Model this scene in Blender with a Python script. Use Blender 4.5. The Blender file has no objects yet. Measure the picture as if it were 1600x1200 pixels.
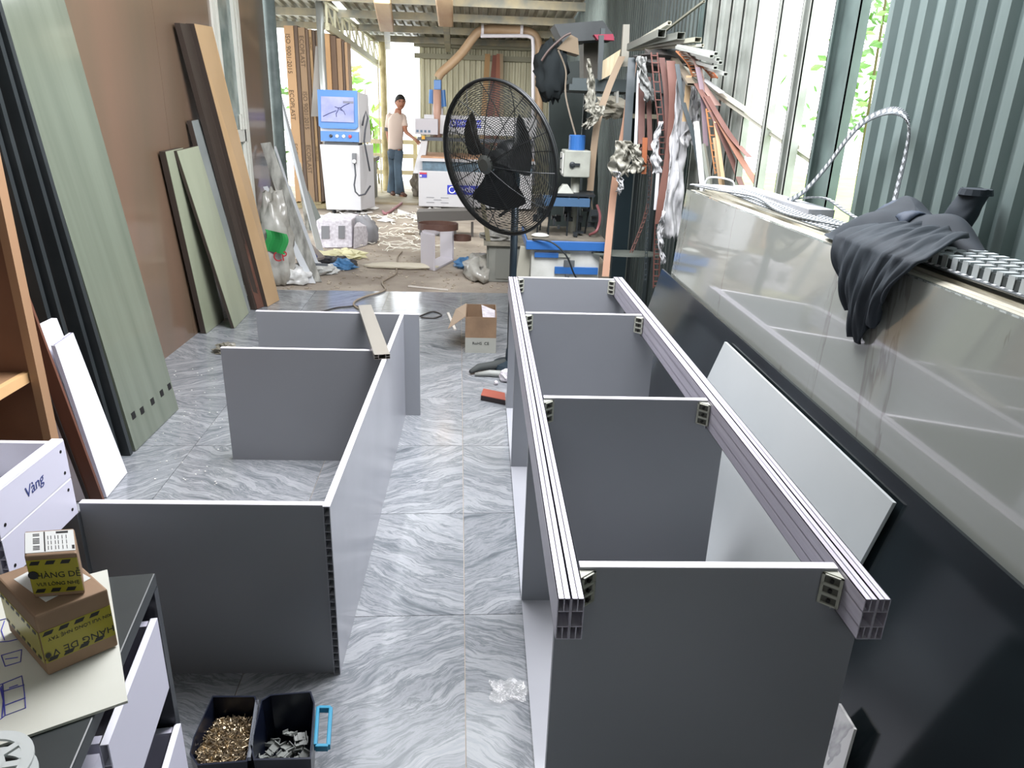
import bpy, math, random
from mathutils import Vector as V, Matrix, noise
C = bpy.context.scene.collection
rnd = random.Random(7)
PI = math.pi

# ---------------------------------------------------------------- camera
EYE = V((0, 0, 1.45))
F = 1135.0
R = Matrix(((0.99877226, 0.01651103, 0.04670506), (-0.03789475, -0.35258596, 0.93501183), (0.03190555, -0.93563376, -0.35152739)))
cd = bpy.data.cameras.new('camera'); cam = bpy.data.objects.new('camera', cd); C.objects.link(cam)
cd.sensor_width = 36; cd.lens = 36 * F / 1600; cd.clip_start = 0.02; cd.clip_end = 200
_x, _y, _z = R @ V((1, 0, 0)), R @ V((0, -1, 0)), R @ V((0, 0, -1))
cam.matrix_world = Matrix(((_x[0], _y[0], _z[0], 0), (_x[1], _y[1], _z[1], 0), (_x[2], _y[2], _z[2], 1.45), (0, 0, 0, 1)))
bpy.context.scene.camera = cam
# measuring helpers: a sight line met with a real plane of the room (floor or shelf height z, depth y, wall x)
def ray(u, v): return R @ V((u - 800, v - 600, F))
def GZ(u, v, z=0.0): r = ray(u, v); return EYE + r * ((z - 1.45) / r.z)
def GY(u, v, y): r = ray(u, v); return EYE + r * (y / r.y)
def GX(u, v, x): r = ray(u, v); return EYE + r * (x / r.x)

# ---------------------------------------------------------------- light
sc = bpy.context.scene
sc.view_settings.view_transform = 'Standard'; sc.view_settings.look = 'None'
sc.view_settings.gamma = 1; sc.view_settings.use_curve_mapping = False
sc.view_settings.exposure = 1.0
w = bpy.data.worlds.new('sky'); sc.world = w; w.use_nodes = True
w.node_tree.nodes['Background'].inputs[0].default_value = (0.93, 0.97, 1.0, 1)
w.node_tree.nodes['Background'].inputs[1].default_value = 2.4
def area(name, loc, target, sx, sy, power, col=(1, 1, 1)):
    d = bpy.data.lights.new(name, 'AREA'); d.shape = 'RECTANGLE'; d.size = sx; d.size_y = sy; d.energy = power; d.color = col
    o = bpy.data.objects.new(name, d); C.objects.link(o); o.location = loc
    o.rotation_euler = (V(target) - V(loc)).to_track_quat('-Z', 'Y').to_euler(); return o
SKYLIGHT = area('skylight', (0.4, 2.8, 3.05), (0.0, 3.5, 0), 1.6, 1.8, 104, (0.97, 0.95, 1.0))
BACK_FILL = area('back_fill_lamp', (-.4, 8.7, 2.85), (-.4, 12.6, .4), 2.6, 1.2, 95, (1.0, .98, .95))  # fill lamp added under the roof to brighten the back of the hall

# ---------------------------------------------------------------- materials
def lin(c):
    if isinstance(c, str): c = tuple(int(c[i:i + 2], 16) for i in (0, 2, 4))
    c = [x / 255 for x in c]
    return tuple(x / 12.92 if x <= .04045 else ((x + .055) / 1.055) ** 2.4 for x in c) + (1,)
MATS = {}
def mat(name, c, rough=.5, metal=0, c2=None, scale=8, stretch=(1, 1, 1), bump=0, detail=4, contrast=(.35, .65), alpha=1, trans=0, emit=None, coat=0, bscale=None, spec=None):
    if name in MATS: return MATS[name]
    m = bpy.data.materials.new(name); m.use_nodes = True; nt = m.node_tree; b = nt.nodes['Principled BSDF']
    b.inputs['Roughness'].default_value = rough; b.inputs['Metallic'].default_value = metal
    b.inputs['Base Color'].default_value = lin(c)
    b.inputs['Coat Weight'].default_value = coat; b.inputs['Coat Roughness'].default_value = .08
    if spec is not None: b.inputs['Specular IOR Level'].default_value = spec
    if alpha < 1: b.inputs['Alpha'].default_value = alpha
    if trans: b.inputs['Transmission Weight'].default_value = trans
    if emit: b.inputs['Emission Color'].default_value = lin(c); b.inputs['Emission Strength'].default_value = emit
    if c2 or bump:
        tc = nt.nodes.new('ShaderNodeTexCoord'); mp = nt.nodes.new('ShaderNodeMapping'); mp.inputs['Scale'].default_value = stretch
        nt.links.new(tc.outputs['Object'], mp.inputs[0])
        n = nt.nodes.new('ShaderNodeTexNoise'); n.inputs['Scale'].default_value = scale; n.inputs['Detail'].default_value = detail
        nt.links.new(mp.outputs[0], n.inputs[0])
        if c2:
            r = nt.nodes.new('ShaderNodeValToRGB'); r.color_ramp.elements[0].position = contrast[0]; r.color_ramp.elements[1].position = contrast[1]
            r.color_ramp.elements[0].color = lin(c); r.color_ramp.elements[1].color = lin(c2)
            nt.links.new(n.outputs[0], r.inputs[0]); nt.links.new(r.outputs[0], b.inputs['Base Color'])
            if emit: nt.links.new(r.outputs[0], b.inputs['Emission Color'])
        if bump:
            bp = nt.nodes.new('ShaderNodeBump'); bp.inputs['Strength'].default_value = bump; bp.inputs['Distance'].default_value = .01
            if bscale:
                n2 = nt.nodes.new('ShaderNodeTexNoise'); n2.inputs['Scale'].default_value = bscale; nt.links.new(mp.outputs[0], n2.inputs[0]); n = n2
            nt.links.new(n.outputs[0], bp.inputs['Height']); nt.links.new(bp.outputs[0], b.inputs['Normal'])
    MATS[name] = m; return m

# ---------------------------------------------------------------- mesh building
class MB:
    def __init__(s): s.v = []; s.f = []
    def add(s, vs, fs):
        k = len(s.v); s.v += [V(p) for p in vs]; s.f += [tuple(k + i for i in f) for f in fs]; return s
    def hexa(s, p):  # 4 bottom (ccw from above), 4 top
        return s.add(p, [(3, 2, 1, 0), (4, 5, 6, 7), (0, 1, 5, 4), (1, 2, 6, 5), (2, 3, 7, 6), (3, 0, 4, 7)])
    def box(s, a, b):
        x0, x1 = sorted((a[0], b[0])); y0, y1 = sorted((a[1], b[1])); z0, z1 = sorted((a[2], b[2]))
        return s.hexa([(x0, y0, z0), (x1, y0, z0), (x1, y1, z0), (x0, y1, z0), (x0, y0, z1), (x1, y0, z1), (x1, y1, z1), (x0, y1, z1)])
    def slab(s, q, t):  # quad + thickness vector
        q = [V(p) for p in q]; t = V(t)
        return s.hexa(q + [p + t for p in q]) if (q[1] - q[0]).cross(q[2] - q[0]).dot(t) > 0 else s.hexa([p + t for p in q] + q)
    def bar(s, p, q, w, h, up=(0, 0, 1)):
        p, q = V(p), V(q); d = (q - p).normalized(); up = V(up)
        if abs(d.dot(up)) > .98: up = V((0, 1, 0))
        a = d.cross(up).normalized() * w / 2; b = a.cross(d).normalized() * h / 2
        return s.hexa([p - a - b, p + a - b, q + a - b, q - a - b, p - a + b, p + a + b, q + a + b, q - a + b])
    def tube(s, pts, r, n=8, cap=True):
        pts = [V(p) for p in pts]; k = len(s.v); N = len(pts); rr = r if isinstance(r, (list, tuple)) else [r] * N
        a = None
        for i, p in enumerate(pts):
            d = (pts[min(i + 1, N - 1)] - pts[max(i - 1, 0)]).normalized()
            if a is None: a = d.orthogonal().normalized()
            a = (a - d * a.dot(d)).normalized(); b = d.cross(a)
            for j in range(n):
                t = 2 * PI * j / n; s.v.append(p + (a * math.cos(t) + b * math.sin(t)) * rr[i])
        for i in range(N - 1):
            for j in range(n): s.f.append((k + i * n + j, k + i * n + (j + 1) % n, k + (i + 1) * n + (j + 1) % n, k + (i + 1) * n + j))
        if cap: s.f.append(tuple(k + j for j in reversed(range(n)))); s.f.append(tuple(k + (N - 1) * n + j for j in range(n)))
        return s
    def ring(s, c, r, t, ax=(0, 0, 1), n=48, m=6, ex=(1, 1)):
        c = V(c); ax = V(ax).normalized(); a = ax.orthogonal().normalized(); b = ax.cross(a); k = len(s.v)
        for i in range(n):
            th = 2 * PI * i / n; d = a * math.cos(th) * ex[0] + b * math.sin(th) * ex[1]
            for j in range(m):
                ph = 2 * PI * j / m; s.v.append(c + d * (r + t * math.cos(ph)) + ax * t * math.sin(ph))
        for i in range(n):
            for j in range(m): s.f.append((k + i * m + j, k + ((i + 1) % n) * m + j, k + ((i + 1) % n) * m + (j + 1) % m, k + i * m + (j + 1) % m))
        return s
    def lathe(s, c, prof, ax=(0, 0, 1), n=24):
        c = V(c); ax = V(ax).normalized(); a = ax.orthogonal().normalized(); b = ax.cross(a); k = len(s.v)
        for r, h in prof:
            for j in range(n):
                th = 2 * PI * j / n; s.v.append(c + ax * h + (a * math.cos(th) + b * math.sin(th)) * r)
        for i in range(len(prof) - 1):
            for j in range(n): s.f.append((k + i * n + j, k + i * n + (j + 1) % n, k + (i + 1) * n + (j + 1) % n, k + (i + 1) * n + j))
        s.f.append(tuple(k + j for j in reversed(range(n)))); s.f.append(tuple(k + (len(prof) - 1) * n + j for j in range(n)))
        return s
    def grid(s, fn, nu, nv, thick=None):
        k = len(s.v)
        for i in range(nu + 1):
            for j in range(nv + 1): s.v.append(V(fn(i / nu, j / nv)))
        for i in range(nu):
            for j in range(nv): a = k + i * (nv + 1) + j; s.f.append((a, a + nv + 1, a + nv + 2, a + 1))
        return s
    def prism(s, poly, t):
        poly = [V(p) for p in poly]; n = len(poly); t = V(t)
        nn = (poly[1] - poly[0]).cross(poly[2] - poly[1])
        if nn.dot(t) < 0: poly.reverse()
        s.add(poly + [p + t for p in poly], [tuple(reversed(range(n))), tuple(range(n, 2 * n))] + [(i, (i + 1) % n, n + (i + 1) % n, n + i) for i in range(n)])
        return s
    def build(s, name, m, parent=None, smooth=False, solid=0, sub=0, bevel=0):
        me = bpy.data.meshes.new(name)
        if parent is not None: off = WL[parent.name]
        else:
            xs = [p.x for p in s.v]; ys = [p.y for p in s.v]; zs = [p.z for p in s.v]
            off = V(((min(xs) + max(xs)) / 2, (min(ys) + max(ys)) / 2, min(zs)))
        me.from_pydata([p - off for p in s.v], [], s.f); me.update()
        if smooth: me.polygons.foreach_set('use_smooth', [True] * len(me.polygons))
        o = bpy.data.objects.new(name, me); C.objects.link(o)
        if parent is not None: o.parent = parent
        else: o.location = off
        WL[o.name] = off
        for mm in (m if isinstance(m, (list, tuple)) else [m]): me.materials.append(mm)
        if solid: md = o.modifiers.new('s', 'SOLIDIFY'); md.thickness = solid; md.offset = 0
        if bevel: md = o.modifiers.new('b', 'BEVEL'); md.width = bevel; md.segments = 2; md.limit_method = 'ANGLE'
        if sub: md = o.modifiers.new('u', 'SUBSURF'); md.levels = sub; md.render_levels = sub
        return o
WL = {}
def tag(o, label=None, cat=None, group=None, kind=None):
    for k, x in (('label', label), ('category', cat), ('group', group), ('kind', kind)):
        if x: o[k] = x
    return o
def thing(name, loc, label, cat, group=None):
    o = bpy.data.objects.new(name, None); C.objects.link(o); o.location = loc; o.empty_display_size = .1
    WL[o.name] = V(loc); return tag(o, label, cat, group)
def struct(o): o['kind'] = 'structure'; return o
def copy_tree(src, loc, rotz=None, label=None, group=None, parent=None):
    c = src.copy(); C.objects.link(c); c.parent = parent
    if parent is None:
        c.location = loc
        if rotz is not None: c.rotation_euler = (0, 0, rotz)
        if label: c['label'] = label
        if group: c['group'] = group
    for ch in list(src.children): copy_tree(ch, None, parent=c)
    return c
def text(body, size, origin, ux, uy, m, parent, name='lettering', thick=.0006, align='LEFT', label=None, sx=1):
    cu = bpy.data.curves.new('t', 'FONT'); cu.body = body; cu.size = size; cu.extrude = thick; cu.align_x = align; cu.resolution_u = 3
    o = bpy.data.objects.new('t', cu); C.objects.link(o)
    dg = bpy.context.evaluated_depsgraph_get(); me = bpy.data.meshes.new_from_object(o.evaluated_get(dg)); bpy.data.objects.remove(o)
    ux = V(ux).normalized(); uy = V(uy).normalized(); uz = ux.cross(uy)
    off = WL[parent.name]; origin = V(origin)
    for v in me.vertices:
        p = v.co.copy(); v.co = origin + ux * p.x * sx + uy * p.y + uz * p.z - off
    me.materials.clear(); me.materials.append(m)
    ob = bpy.data.objects.new(name, me); C.objects.link(ob); ob.parent = parent; WL[ob.name] = off
    if label: ob['label'] = label
    return ob
# ---------------------------------------------------------------- floor
def vein_mat(name, ang):
    m = bpy.data.materials.new(name); m.use_nodes = True; nt = m.node_tree; b = nt.nodes['Principled BSDF']
    tc = nt.nodes.new('ShaderNodeTexCoord'); oi = nt.nodes.new('ShaderNodeObjectInfo')
    add = nt.nodes.new('ShaderNodeVectorMath'); add.operation = 'ADD'
    mul = nt.nodes.new('ShaderNodeVectorMath'); mul.operation = 'SCALE'; mul.inputs['Scale'].default_value = 31
    cb = nt.nodes.new('ShaderNodeCombineXYZ'); nt.links.new(oi.outputs['Random'], cb.inputs[0]); nt.links.new(oi.outputs['Random'], cb.inputs[2])
    nt.links.new(cb.outputs[0], mul.inputs[0]); 
    mp = nt.nodes.new('ShaderNodeMapping'); mp.inputs['Rotation'].default_value = (0, 0, ang)
    nt.links.new(tc.outputs['Object'], mp.inputs[0])
    # warp, then squeeze across the vein direction
    wn = nt.nodes.new('ShaderNodeTexNoise'); wn.inputs['Scale'].default_value = 2.6; wn.inputs['Detail'].default_value = 3
    nt.links.new(mp.outputs[0], add.inputs[0]); nt.links.new(mul.outputs[0], add.inputs[1]); nt.links.new(add.outputs[0], wn.inputs[0])
    ws = nt.nodes.new('ShaderNodeVectorMath'); ws.operation = 'MULTIPLY_ADD'; ws.inputs[1].default_value = (.24, .24, 0)
    nt.links.new(wn.outputs['Color'], ws.inputs[0]); nt.links.new(add.outputs[0], ws.inputs[2])
    sq = nt.nodes.new('ShaderNodeVectorMath'); sq.operation = 'MULTIPLY'; sq.inputs[1].default_value = (1.5, 12, 1)
    nt.links.new(ws.outputs[0], sq.inputs[0])
    n = nt.nodes.new('ShaderNodeTexNoise'); n.inputs['Scale'].default_value = 1.4; n.inputs['Detail'].default_value = 12; n.inputs['Roughness'].default_value = .7
    nt.links.new(sq.outputs[0], n.inputs[0])
    r = nt.nodes.new('ShaderNodeValToRGB'); e = r.color_ramp.elements
    e[0].position = .30; e[0].color = lin('50555a'); e[1].position = .74; e[1].color = lin('bbbcbf')
    for p, c in ((.40, '6d7276'), (.47, '8b8e92'), (.50, '686d71'), (.56, '96999c'), (.63, '82868a')):
        k = e.new(p); k.color = lin(c)
    nt.links.new(n.outputs[0], r.inputs[0]); nt.links.new(r.outputs[0], b.inputs['Base Color'])
    b.inputs['Roughness'].default_value = .13; b.inputs['Specular IOR Level'].default_value = .55
    return m
dusty = mat('dusty_concrete', '8f8478', .8, c2='b5aa9c', scale=2.5, bump=.25, bscale=60, detail=8)
floor = struct(MB().box((-9, -3.2, -.12), (1.6, 16, -.004)).build('floor', dusty))
vm = [vein_mat('tile_stone_a', -.55), vein_mat('tile_stone_b', .5)]
tiles = {}
ca, sa = math.cos(.03), math.sin(.03)
idx = 0
for i in range(-4, 3):
    for j in range(-4, 7):
        k = (i + j) % 2
        cx, cy = -.03 + .6 * i + .3, 1.84 + .6 * j + .3 - 1.84
        p = V((cx * ca - cy * sa, cx * sa + cy * ca + 1.84, 0))
        if k not in tiles:
            h = .2988
            tl = MB().hexa([(-h, -h, -.01), (h, -h, -.01), (h, h, -.01), (-h, h, -.01), (-h, -h, 0), (h, -h, 0), (h, h, 0), (-h, h, 0)])
            me = bpy.data.meshes.new('tile'); me.from_pydata(tl.v, [], tl.f); me.materials.append(vm[k]); tiles[k] = me
        if p.x < -2.2: continue
        o = bpy.data.objects.new('tile', tiles[k]); C.objects.link(o); o.parent = floor
        o.location = p - WL['floor']; o.rotation_euler = (0, 0, .03)

grass = mat('grass_outside', 'b0c870', .9, c2='9ab860', scale=2)
struct(MB().box((1.62, -8, -.2), (16, 22, -.02)).build('ground', grass))

# ---------------------------------------------------------------- left wall: brown laminate sheets
brown = mat('brown_laminate', '6b5a49', .3, c2='775f4e', scale=3, stretch=(1, 1, .15), bump=.02, detail=6, coat=.7)
wl = struct(MB().box((-1.93, -3.2, 0), (-1.89, 6.95, 3.1)).build('wall_left', mat('wall_core', '5a4435', .8)))
ys = [-3.2, -1.3, .55, 2.1, 3.34, 4.66, 5.62]
for a, b_ in zip(ys[:-1], ys[1:]): MB().box((-1.89, a + .002, 0), (-1.87, b_ - .002, 3.1)).build('panel', brown, wl)
MB().box((-1.89, 6.225, 0), (-1.87, 6.95, 3.1)).build('panel', brown, wl)
MB().box((-1.89, 5.62, 2.45), (-1.87, 6.22, 3.1)).build('panel', brown, wl)
alu = mat('white_aluminium', 'dcdcd2', .4)
dg = mat('dusty_glass', '6f7f7c', .12, c2='93a09a', scale=6)
dr = MB()
for a, b_, z0, z1 in ((5.62, 5.68, 0, 2.45), (6.16, 6.22, 0, 2.45), (5.68, 6.16, 2.39, 2.45), (5.68, 6.16, 1.16, 1.25), (5.68, 6.16, 0, .1), (5.72, 5.74, .1, 2.39), (6.09, 6.12, .1, 2.39)):
    dr.box((-1.89, a, z0), (-1.855, b_, z1))
door = struct(dr.build('door_1', alu))
MB().box((-1.885, 5.68, .1), (-1.88, 6.16, 1.16)).build('pane', dg, door)
MB().box((-1.885, 5.68, 1.25), (-1.88, 6.16, 2.39)).build('pane', dg, door)
MB().box((-1.86, 6.0, 1.25), (-1.845, 6.03, 1.36)).build('handle', alu, door)
pillar_m = mat('painted_steel', '75827f', .55, c2='5f6b69', scale=9)
struct(MB().tube([(-1.84, 7.03, 0), (-1.84, 7.03, 3.1)], .05, 20).build('pillar', pillar_m, smooth=True))

# ---------------------------------------------------------------- right wall: corrugated metal with open bays
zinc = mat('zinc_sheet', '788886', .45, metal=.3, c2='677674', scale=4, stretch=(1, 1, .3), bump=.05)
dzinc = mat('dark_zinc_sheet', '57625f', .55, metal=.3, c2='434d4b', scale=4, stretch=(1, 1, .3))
def corrugated(name, p0, p1, z0, z1, m, pitch=.095, depth=.022, kind=True, nrm=(1, 0, 0), parent=None):
    p0 = V(p0); p1 = V(p1); L = (p1 - p0).length; d = (p1 - p0) / L; nn = V(nrm); mb = MB(); n = int(L / pitch); prev = None; s = 0; pts = []
    for i in range(n):
        for f, h in ((0, 0), (.3, 0), (.42, 1), (.78, 1), (.9, 0)): pts.append((i + f, h))
    pts.append((n, 0)); k = 0
    for q, h in pts:
        c = p0 + d * min(q * pitch, L) + nn * h * depth; mb.v += [V((c.x, c.y, c.z + z0)), V((c.x, c.y, c.z + z1))]
    for i in range(len(pts) - 1): mb.f.append((2 * i, 2 * i + 2, 2 * i + 3, 2 * i + 1))
    o = mb.build(name, m, parent, solid=.0015)
    if kind and parent is None: struct(o)
    return o
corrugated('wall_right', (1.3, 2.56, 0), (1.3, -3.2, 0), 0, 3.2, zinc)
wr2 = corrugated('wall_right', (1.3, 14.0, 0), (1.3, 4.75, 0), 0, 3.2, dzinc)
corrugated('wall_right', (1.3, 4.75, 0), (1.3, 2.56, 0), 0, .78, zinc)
pst = mat('grey_steel_post', '63736f', .5, metal=.2, c2='52605d', scale=6)
pst2 = mat('pale_steel_post', 'a3a8a2', .45, metal=.3, c2='8a8f88', scale=8)
trim = 0
for a, b_, m in ((2.70, 2.9, pst), (3.11, 3.2, pst2), (3.42, 3.46, pst2), (3.73, 3.92, pst2), (3.935, 4.12, pst2), (4.135, 4.34, pst2), (4.355, 4.6, pst2), (4.62, 4.76, pst)):
    trim += 1
    mb = MB().box((1.3, a, 0), (1.306, b_, 3.2)).box((1.27, a, 0), (1.3, a + .006, 3.2)).box((1.27, b_ - .006, 0), (1.3, b_, 3.2)).box((1.27, a, 0), (1.274, a + .02, 3.2)).box((1.27, b_ - .02, 0), (1.274, b_, 3.2))
    struct(mb.build('trim_%d' % trim, m))
struct(MB().box((1.25, 2.5, .78), (1.3, 4.76, .84)).build('trim_9', pst))

# ---------------------------------------------------------------- back of the hall
cream = mat('cream_sheet', 'c9c6ab', .5, metal=.1, c2='aba78d', scale=3, stretch=(1, 1, .3))
corrugated('wall_back', (-1.12, 14, 0), (1.3, 14, 0), 0, 2.75, cream, pitch=.1, nrm=(0, -1, 0))
struct(MB().box((-1.2, 13.85, 2.26), (1.3, 13.93, 2.34)).build('trim_10', mat('rail_paint', '8f8d78', .6)))
struct(MB().box((-1.2, 13.8, 2.44), (1.3, 13.93, 2.5)).build('trim_11', mat('rail_paint', '8f8d78', .6)))
# roof sheets over the back part, sloping down to the back wall; an added fill lamp lights this part
roof_m = mat('roof_sheet', 'a7a598', .5, metal=.2, c2='8c8a7c', scale=5, stretch=(1, .2, 1))
def roof(name, x0, x1, y0, z0, y1, z1, m, pitch=.13, depth=.03):
    mb = MB(); n = int((x1 - x0) / pitch); pts = []
    for i in range(n):
        for f, h in ((0, 0), (.35, 0), (.45, 1), (.8, 1), (.9, 0)): pts.append((x0 + (i + f) * pitch, h))
    for x, h in pts: mb.v += [V((x, y0, z0 + h * depth)), V((x, y1, z1 + h * depth))]
    for i in range(len(pts) - 1): mb.f.append((2 * i, 2 * i + 1, 2 * i + 3, 2 * i + 2))
    return struct(mb.build(name, m, solid=.0015))
roof('ceiling', -1.95, 1.35, 7.6, 2.98, 14.2, 2.56, roof_m)
roof('ceiling', -6.2, -1.95, 7.6, 2.98, 13.0, 2.62, roof_m)
# roof over the front bay, with an open strip for the skylight
roof('ceiling', -1.95, -.8, -3.2, 3.1, 7.6, 3.1, roof_m)
roof('ceiling', -.8, 1.35, -3.2, 3.1, 2.0, 3.1, roof_m)
roof('ceiling', -.8, 1.35, 4.6, 3.1, 7.6, 3.1, roof_m)
struct(MB().box((-1.95, -3.26, 0), (1.35, -3.2, 2.5)).build('light_block_wall', mat('light_block_paint', '8d8a84', .8)))  # unseen wall behind the camera, added to block light from that side
pur = mat('purlin_steel', 'a3997f', .5, metal=.3, c2='7e8078', scale=5)
for i, y in enumerate((8.2, 9.3, 10.4, 11.5, 12.6, 13.6)):
    z = 2.98 - (y - 7.6) * .0636 - .07
    struct(MB().box((-6.2 if y < 13 else -1.95, y, z - .05), (1.32, y + .05, z + .05)).build('ceiling_beam', pur))
wood = mat('rafter_wood', 'a98668', .6, c2='c9b08c', scale=3, stretch=(1, .2, 1))
for x0, x1, y0, y1 in ((-1.2, -1.62, 9.6, 13.6), (-.45, -.6, 9.0, 13.6)):
    z0 = 2.98 - (y0 - 7.6) * .0636 - .2; z1 = 2.98 - (y1 - 7.6) * .0636 - .2
    struct(MB().bar((x0, y0, z0), (x1 * .45 + x0 * .55, y0 + 2, z0 - .13), .2, .14).build('ceiling_beam', wood, bevel=.02))
    struct(MB().bar((x1 * .45 + x0 * .55, y0 + 2, z0 - .13), (x1, y1, z1), .09, .09).build('ceiling_beam', pur))

# ---------------------------------------------------------------- cabinet frames
lam = mat('grey_laminate', '8b8e93', .33, c2='85888d', scale=1.2)
lamb = mat('laminate_edge', 'e2dfe6', .4)
ral = mat('brushed_rail', 'c4c1cc', .34, metal=.25, c2='b5b2be', scale=4, stretch=(30, .4, 30))
dark_in = mat('cavity_shade_dark', '14181f', .8)  # for dark plates set inside hollow ends, painting the shade in them
plast = mat('grey_connector', 'a9ab9f', .5)
def panel_x(name, xs, zs, y, t, parent, notch=None):
    x0, x1 = xs; z0, z1 = zs
    if notch: nx0, nx1, nz = notch; poly = [(x0, y, z0), (x1, y, z0), (x1, y, nz), (nx1, y, nz), (nx1, y, z1), (nx0, y, z1), (nx0, y, nz), (x0, y, nz)]; edge = (nx0, nx1)
    else: poly = [(x0, y, z0), (x1, y, z0), (x1, y, z1), (x0, y, z1)]; edge = (x0, x1)
    p = MB().prism(poly, (0, t, 0)).build(name, lam, parent)
    MB().box((edge[0], y, z1), (edge[1], y + t, z1 + .002)).build('edge_trim', lamb, p)
    return p
fr = thing('cabinet_frame', (.43, 2.3, 0), 'tall open grey cabinet frame with double metal top rails, right of the aisle', 'cabinet frame')
ZR = .7
for y in (1.085, 1.895, 2.81, 3.47): panel_x('panel', (.148, .716), (.012, ZR - .004), y, .018, fr, (.186, .654, .61))
MB().box((.148, 1.09, 0), (.716, 3.48, .012)).build('base_board', mat('glossy_base', 'a9abb0', .12, c2='9c9ea4', scale=2), fr)
def rail(x, y0, y1, parent, z1=ZR, hh=.083, ww=.022):
    mb = MB()
    for k in range(2):
        a = x + k * (ww + .0008); b_ = a + ww; t = .0016
        mb.box((a, y0, z1 - hh), (a + t, y1, z1)).box((b_ - t, y0, z1 - hh), (b_, y1, z1)).box((a, y0, z1 - t), (b_, y1, z1)).box((a, y0, z1 - hh), (b_, y1, z1 - hh + t))
        for zz in (z1 - .026, z1 - hh + .026): mb.box((a, y0, zz - t / 2), (b_, y1, zz + t / 2))
        for s in (0, 1): mb.box((a + ww / 2 - t / 2, y0, z1 - .026 if s == 0 else z1 - hh), (a + ww / 2 + t / 2, y1, z1 if s == 0 else z1 - hh + .026))
    o = mb.build('rail', ral, parent)
    MB().box((x + .001, y0 + .06, z1 - hh + .002), (x + 2 * ww - .001, y0 + .062, z1 - .002)).build('cavity_shade', dark_in, o)
rail(.1375, .993, 3.47, fr); rail(.6575, .993, 3.52, fr)
# grey corner connectors screwed between panel and rail, each with three square pockets
def connector(x, y, z, side, parent):
    w_, h_ = .03, .062; mb = MB(); d = V((.028 * side, -.024, 0)); o = V((x, y, z)); dn = d.normalized(); nrm = V((dn.y, -dn.x, 0)) * (-1 if side > 0 else 1)
    if nrm.y > 0: nrm = -nrm
    # diagonal face frame
    def pc(a, b, c, e): # along, z range
        q = [o + d * a + V((0, 0, c)), o + d * b + V((0, 0, c)), o + d * b + V((0, 0, e)), o + d * a + V((0, 0, e))]
        mb.slab(q, nrm * .004)
    for a, b in ((0, .14), (.86, 1)): pc(a, b, -h_, 0)
    for k in range(4): pc(0, 1, -h_ + k * (h_ / 3) - (.002 if k else 0), -h_ + k * (h_ / 3) + (.003 if k < 3 else 0))
    mb.prism([o, o + d, o + V((d.x, 0, 0))], (0, 0, .002)); mb.prism([o + V((0, 0, -h_)), o + d + V((0, 0, -h_)), o + V((d.x, 0, -h_))], (0, 0, -.002))
    c = mb.build('connector', plast, parent)
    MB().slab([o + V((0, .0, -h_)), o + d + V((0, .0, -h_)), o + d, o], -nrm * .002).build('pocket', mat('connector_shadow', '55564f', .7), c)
    for k in range(3):
        cc = o + d * .5 + V((0, 0, -h_ + (k + .5) * h_ / 3)) + nrm * .001
        MB().lathe(cc, [(.004, 0), (.004, .004), (.002, .004)], ax=nrm, n=8).build('screw', mat('dark_screw', '2d2c2a', .4, metal=.6), c)
for y in (1.085, 1.895, 2.81, 3.47):
    connector(.6275, y - .0005, .69, 1, fr); connector(.213, y - .0005, .69, -1, fr)

fl = thing('cabinet_frame', (-.6, 2.5, 0), 'low grey cabinet frame of cross panels and one long hollow side, left of the aisle', 'cabinet frame')
HL = .52
mb = MB(); x0, x1, y0, y1, t = -.379, -.361, 1.589, 3.384, .0022
mb.box((x0, y0, 0), (x0 + t, y1, HL)).box((x1 - t, y0, 0), (x1, y1, HL))
for k in range(23):
    z = k * (HL - t) / 22; mb.box((x0 + t, y0, z), (x1 - t, y1, z + t * .7))
lamlit = mat('grey_laminate_lit', 'a9abb2', .22, c2='9d9fa6', scale=1.5)  # lighter copy of the grey laminate, light on this side painted into its colour
sp = mb.build('side_panel', lamlit, fl)
MB().box((x0 + .003, y0 + .05, .003), (x1 - .003, y0 + .052, HL - .004)).build('cavity_shade', dark_in, sp)
MB().box((x0, y0, HL), (x1, y1, HL + .0015)).build('edge_trim', lamb, sp)
panel_x('panel', (-.968, -.3795), (0, HL), 1.594, .018, fl)
panel_x('panel', (-1.054, -.3795), (0, .505), 2.871, .018, fl)
panel_x('panel', (-1.058, -.288), (0, .523), 3.385, .018, fl)
MB().box((-.392, 2.2, .36), (-.38, 2.232, .42)).build('connector', plast, fl)
pr = MB(); P0 = V((-.377, 2.72, HL + .0125)); P1 = V((-.556, 3.46, HL + .0165)); dd = (P1 - P0).normalized(); sd = V((dd.y, -dd.x, 0))
def prbar(off, zz, w, h): pr.bar(P0 + sd * off + V((0, 0, zz)), P1 + sd * off + V((0, 0, zz)), w, h)
prbar(0, .0095, .062, .0016); prbar(0, -.0095, .062, .0016)
for q in (-.0302, -.014, .014, .0302): prbar(q, 0, .0016, .0206)
for q in (-.022, .022): prbar(q, 0, .016, .0014)
tag(pr.build('metal_profile', mat('champagne_metal', 'a5a199', .3, metal=.6)), 'hollow flat metal profile laid across the top of the low grey frame', 'profile')

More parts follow.
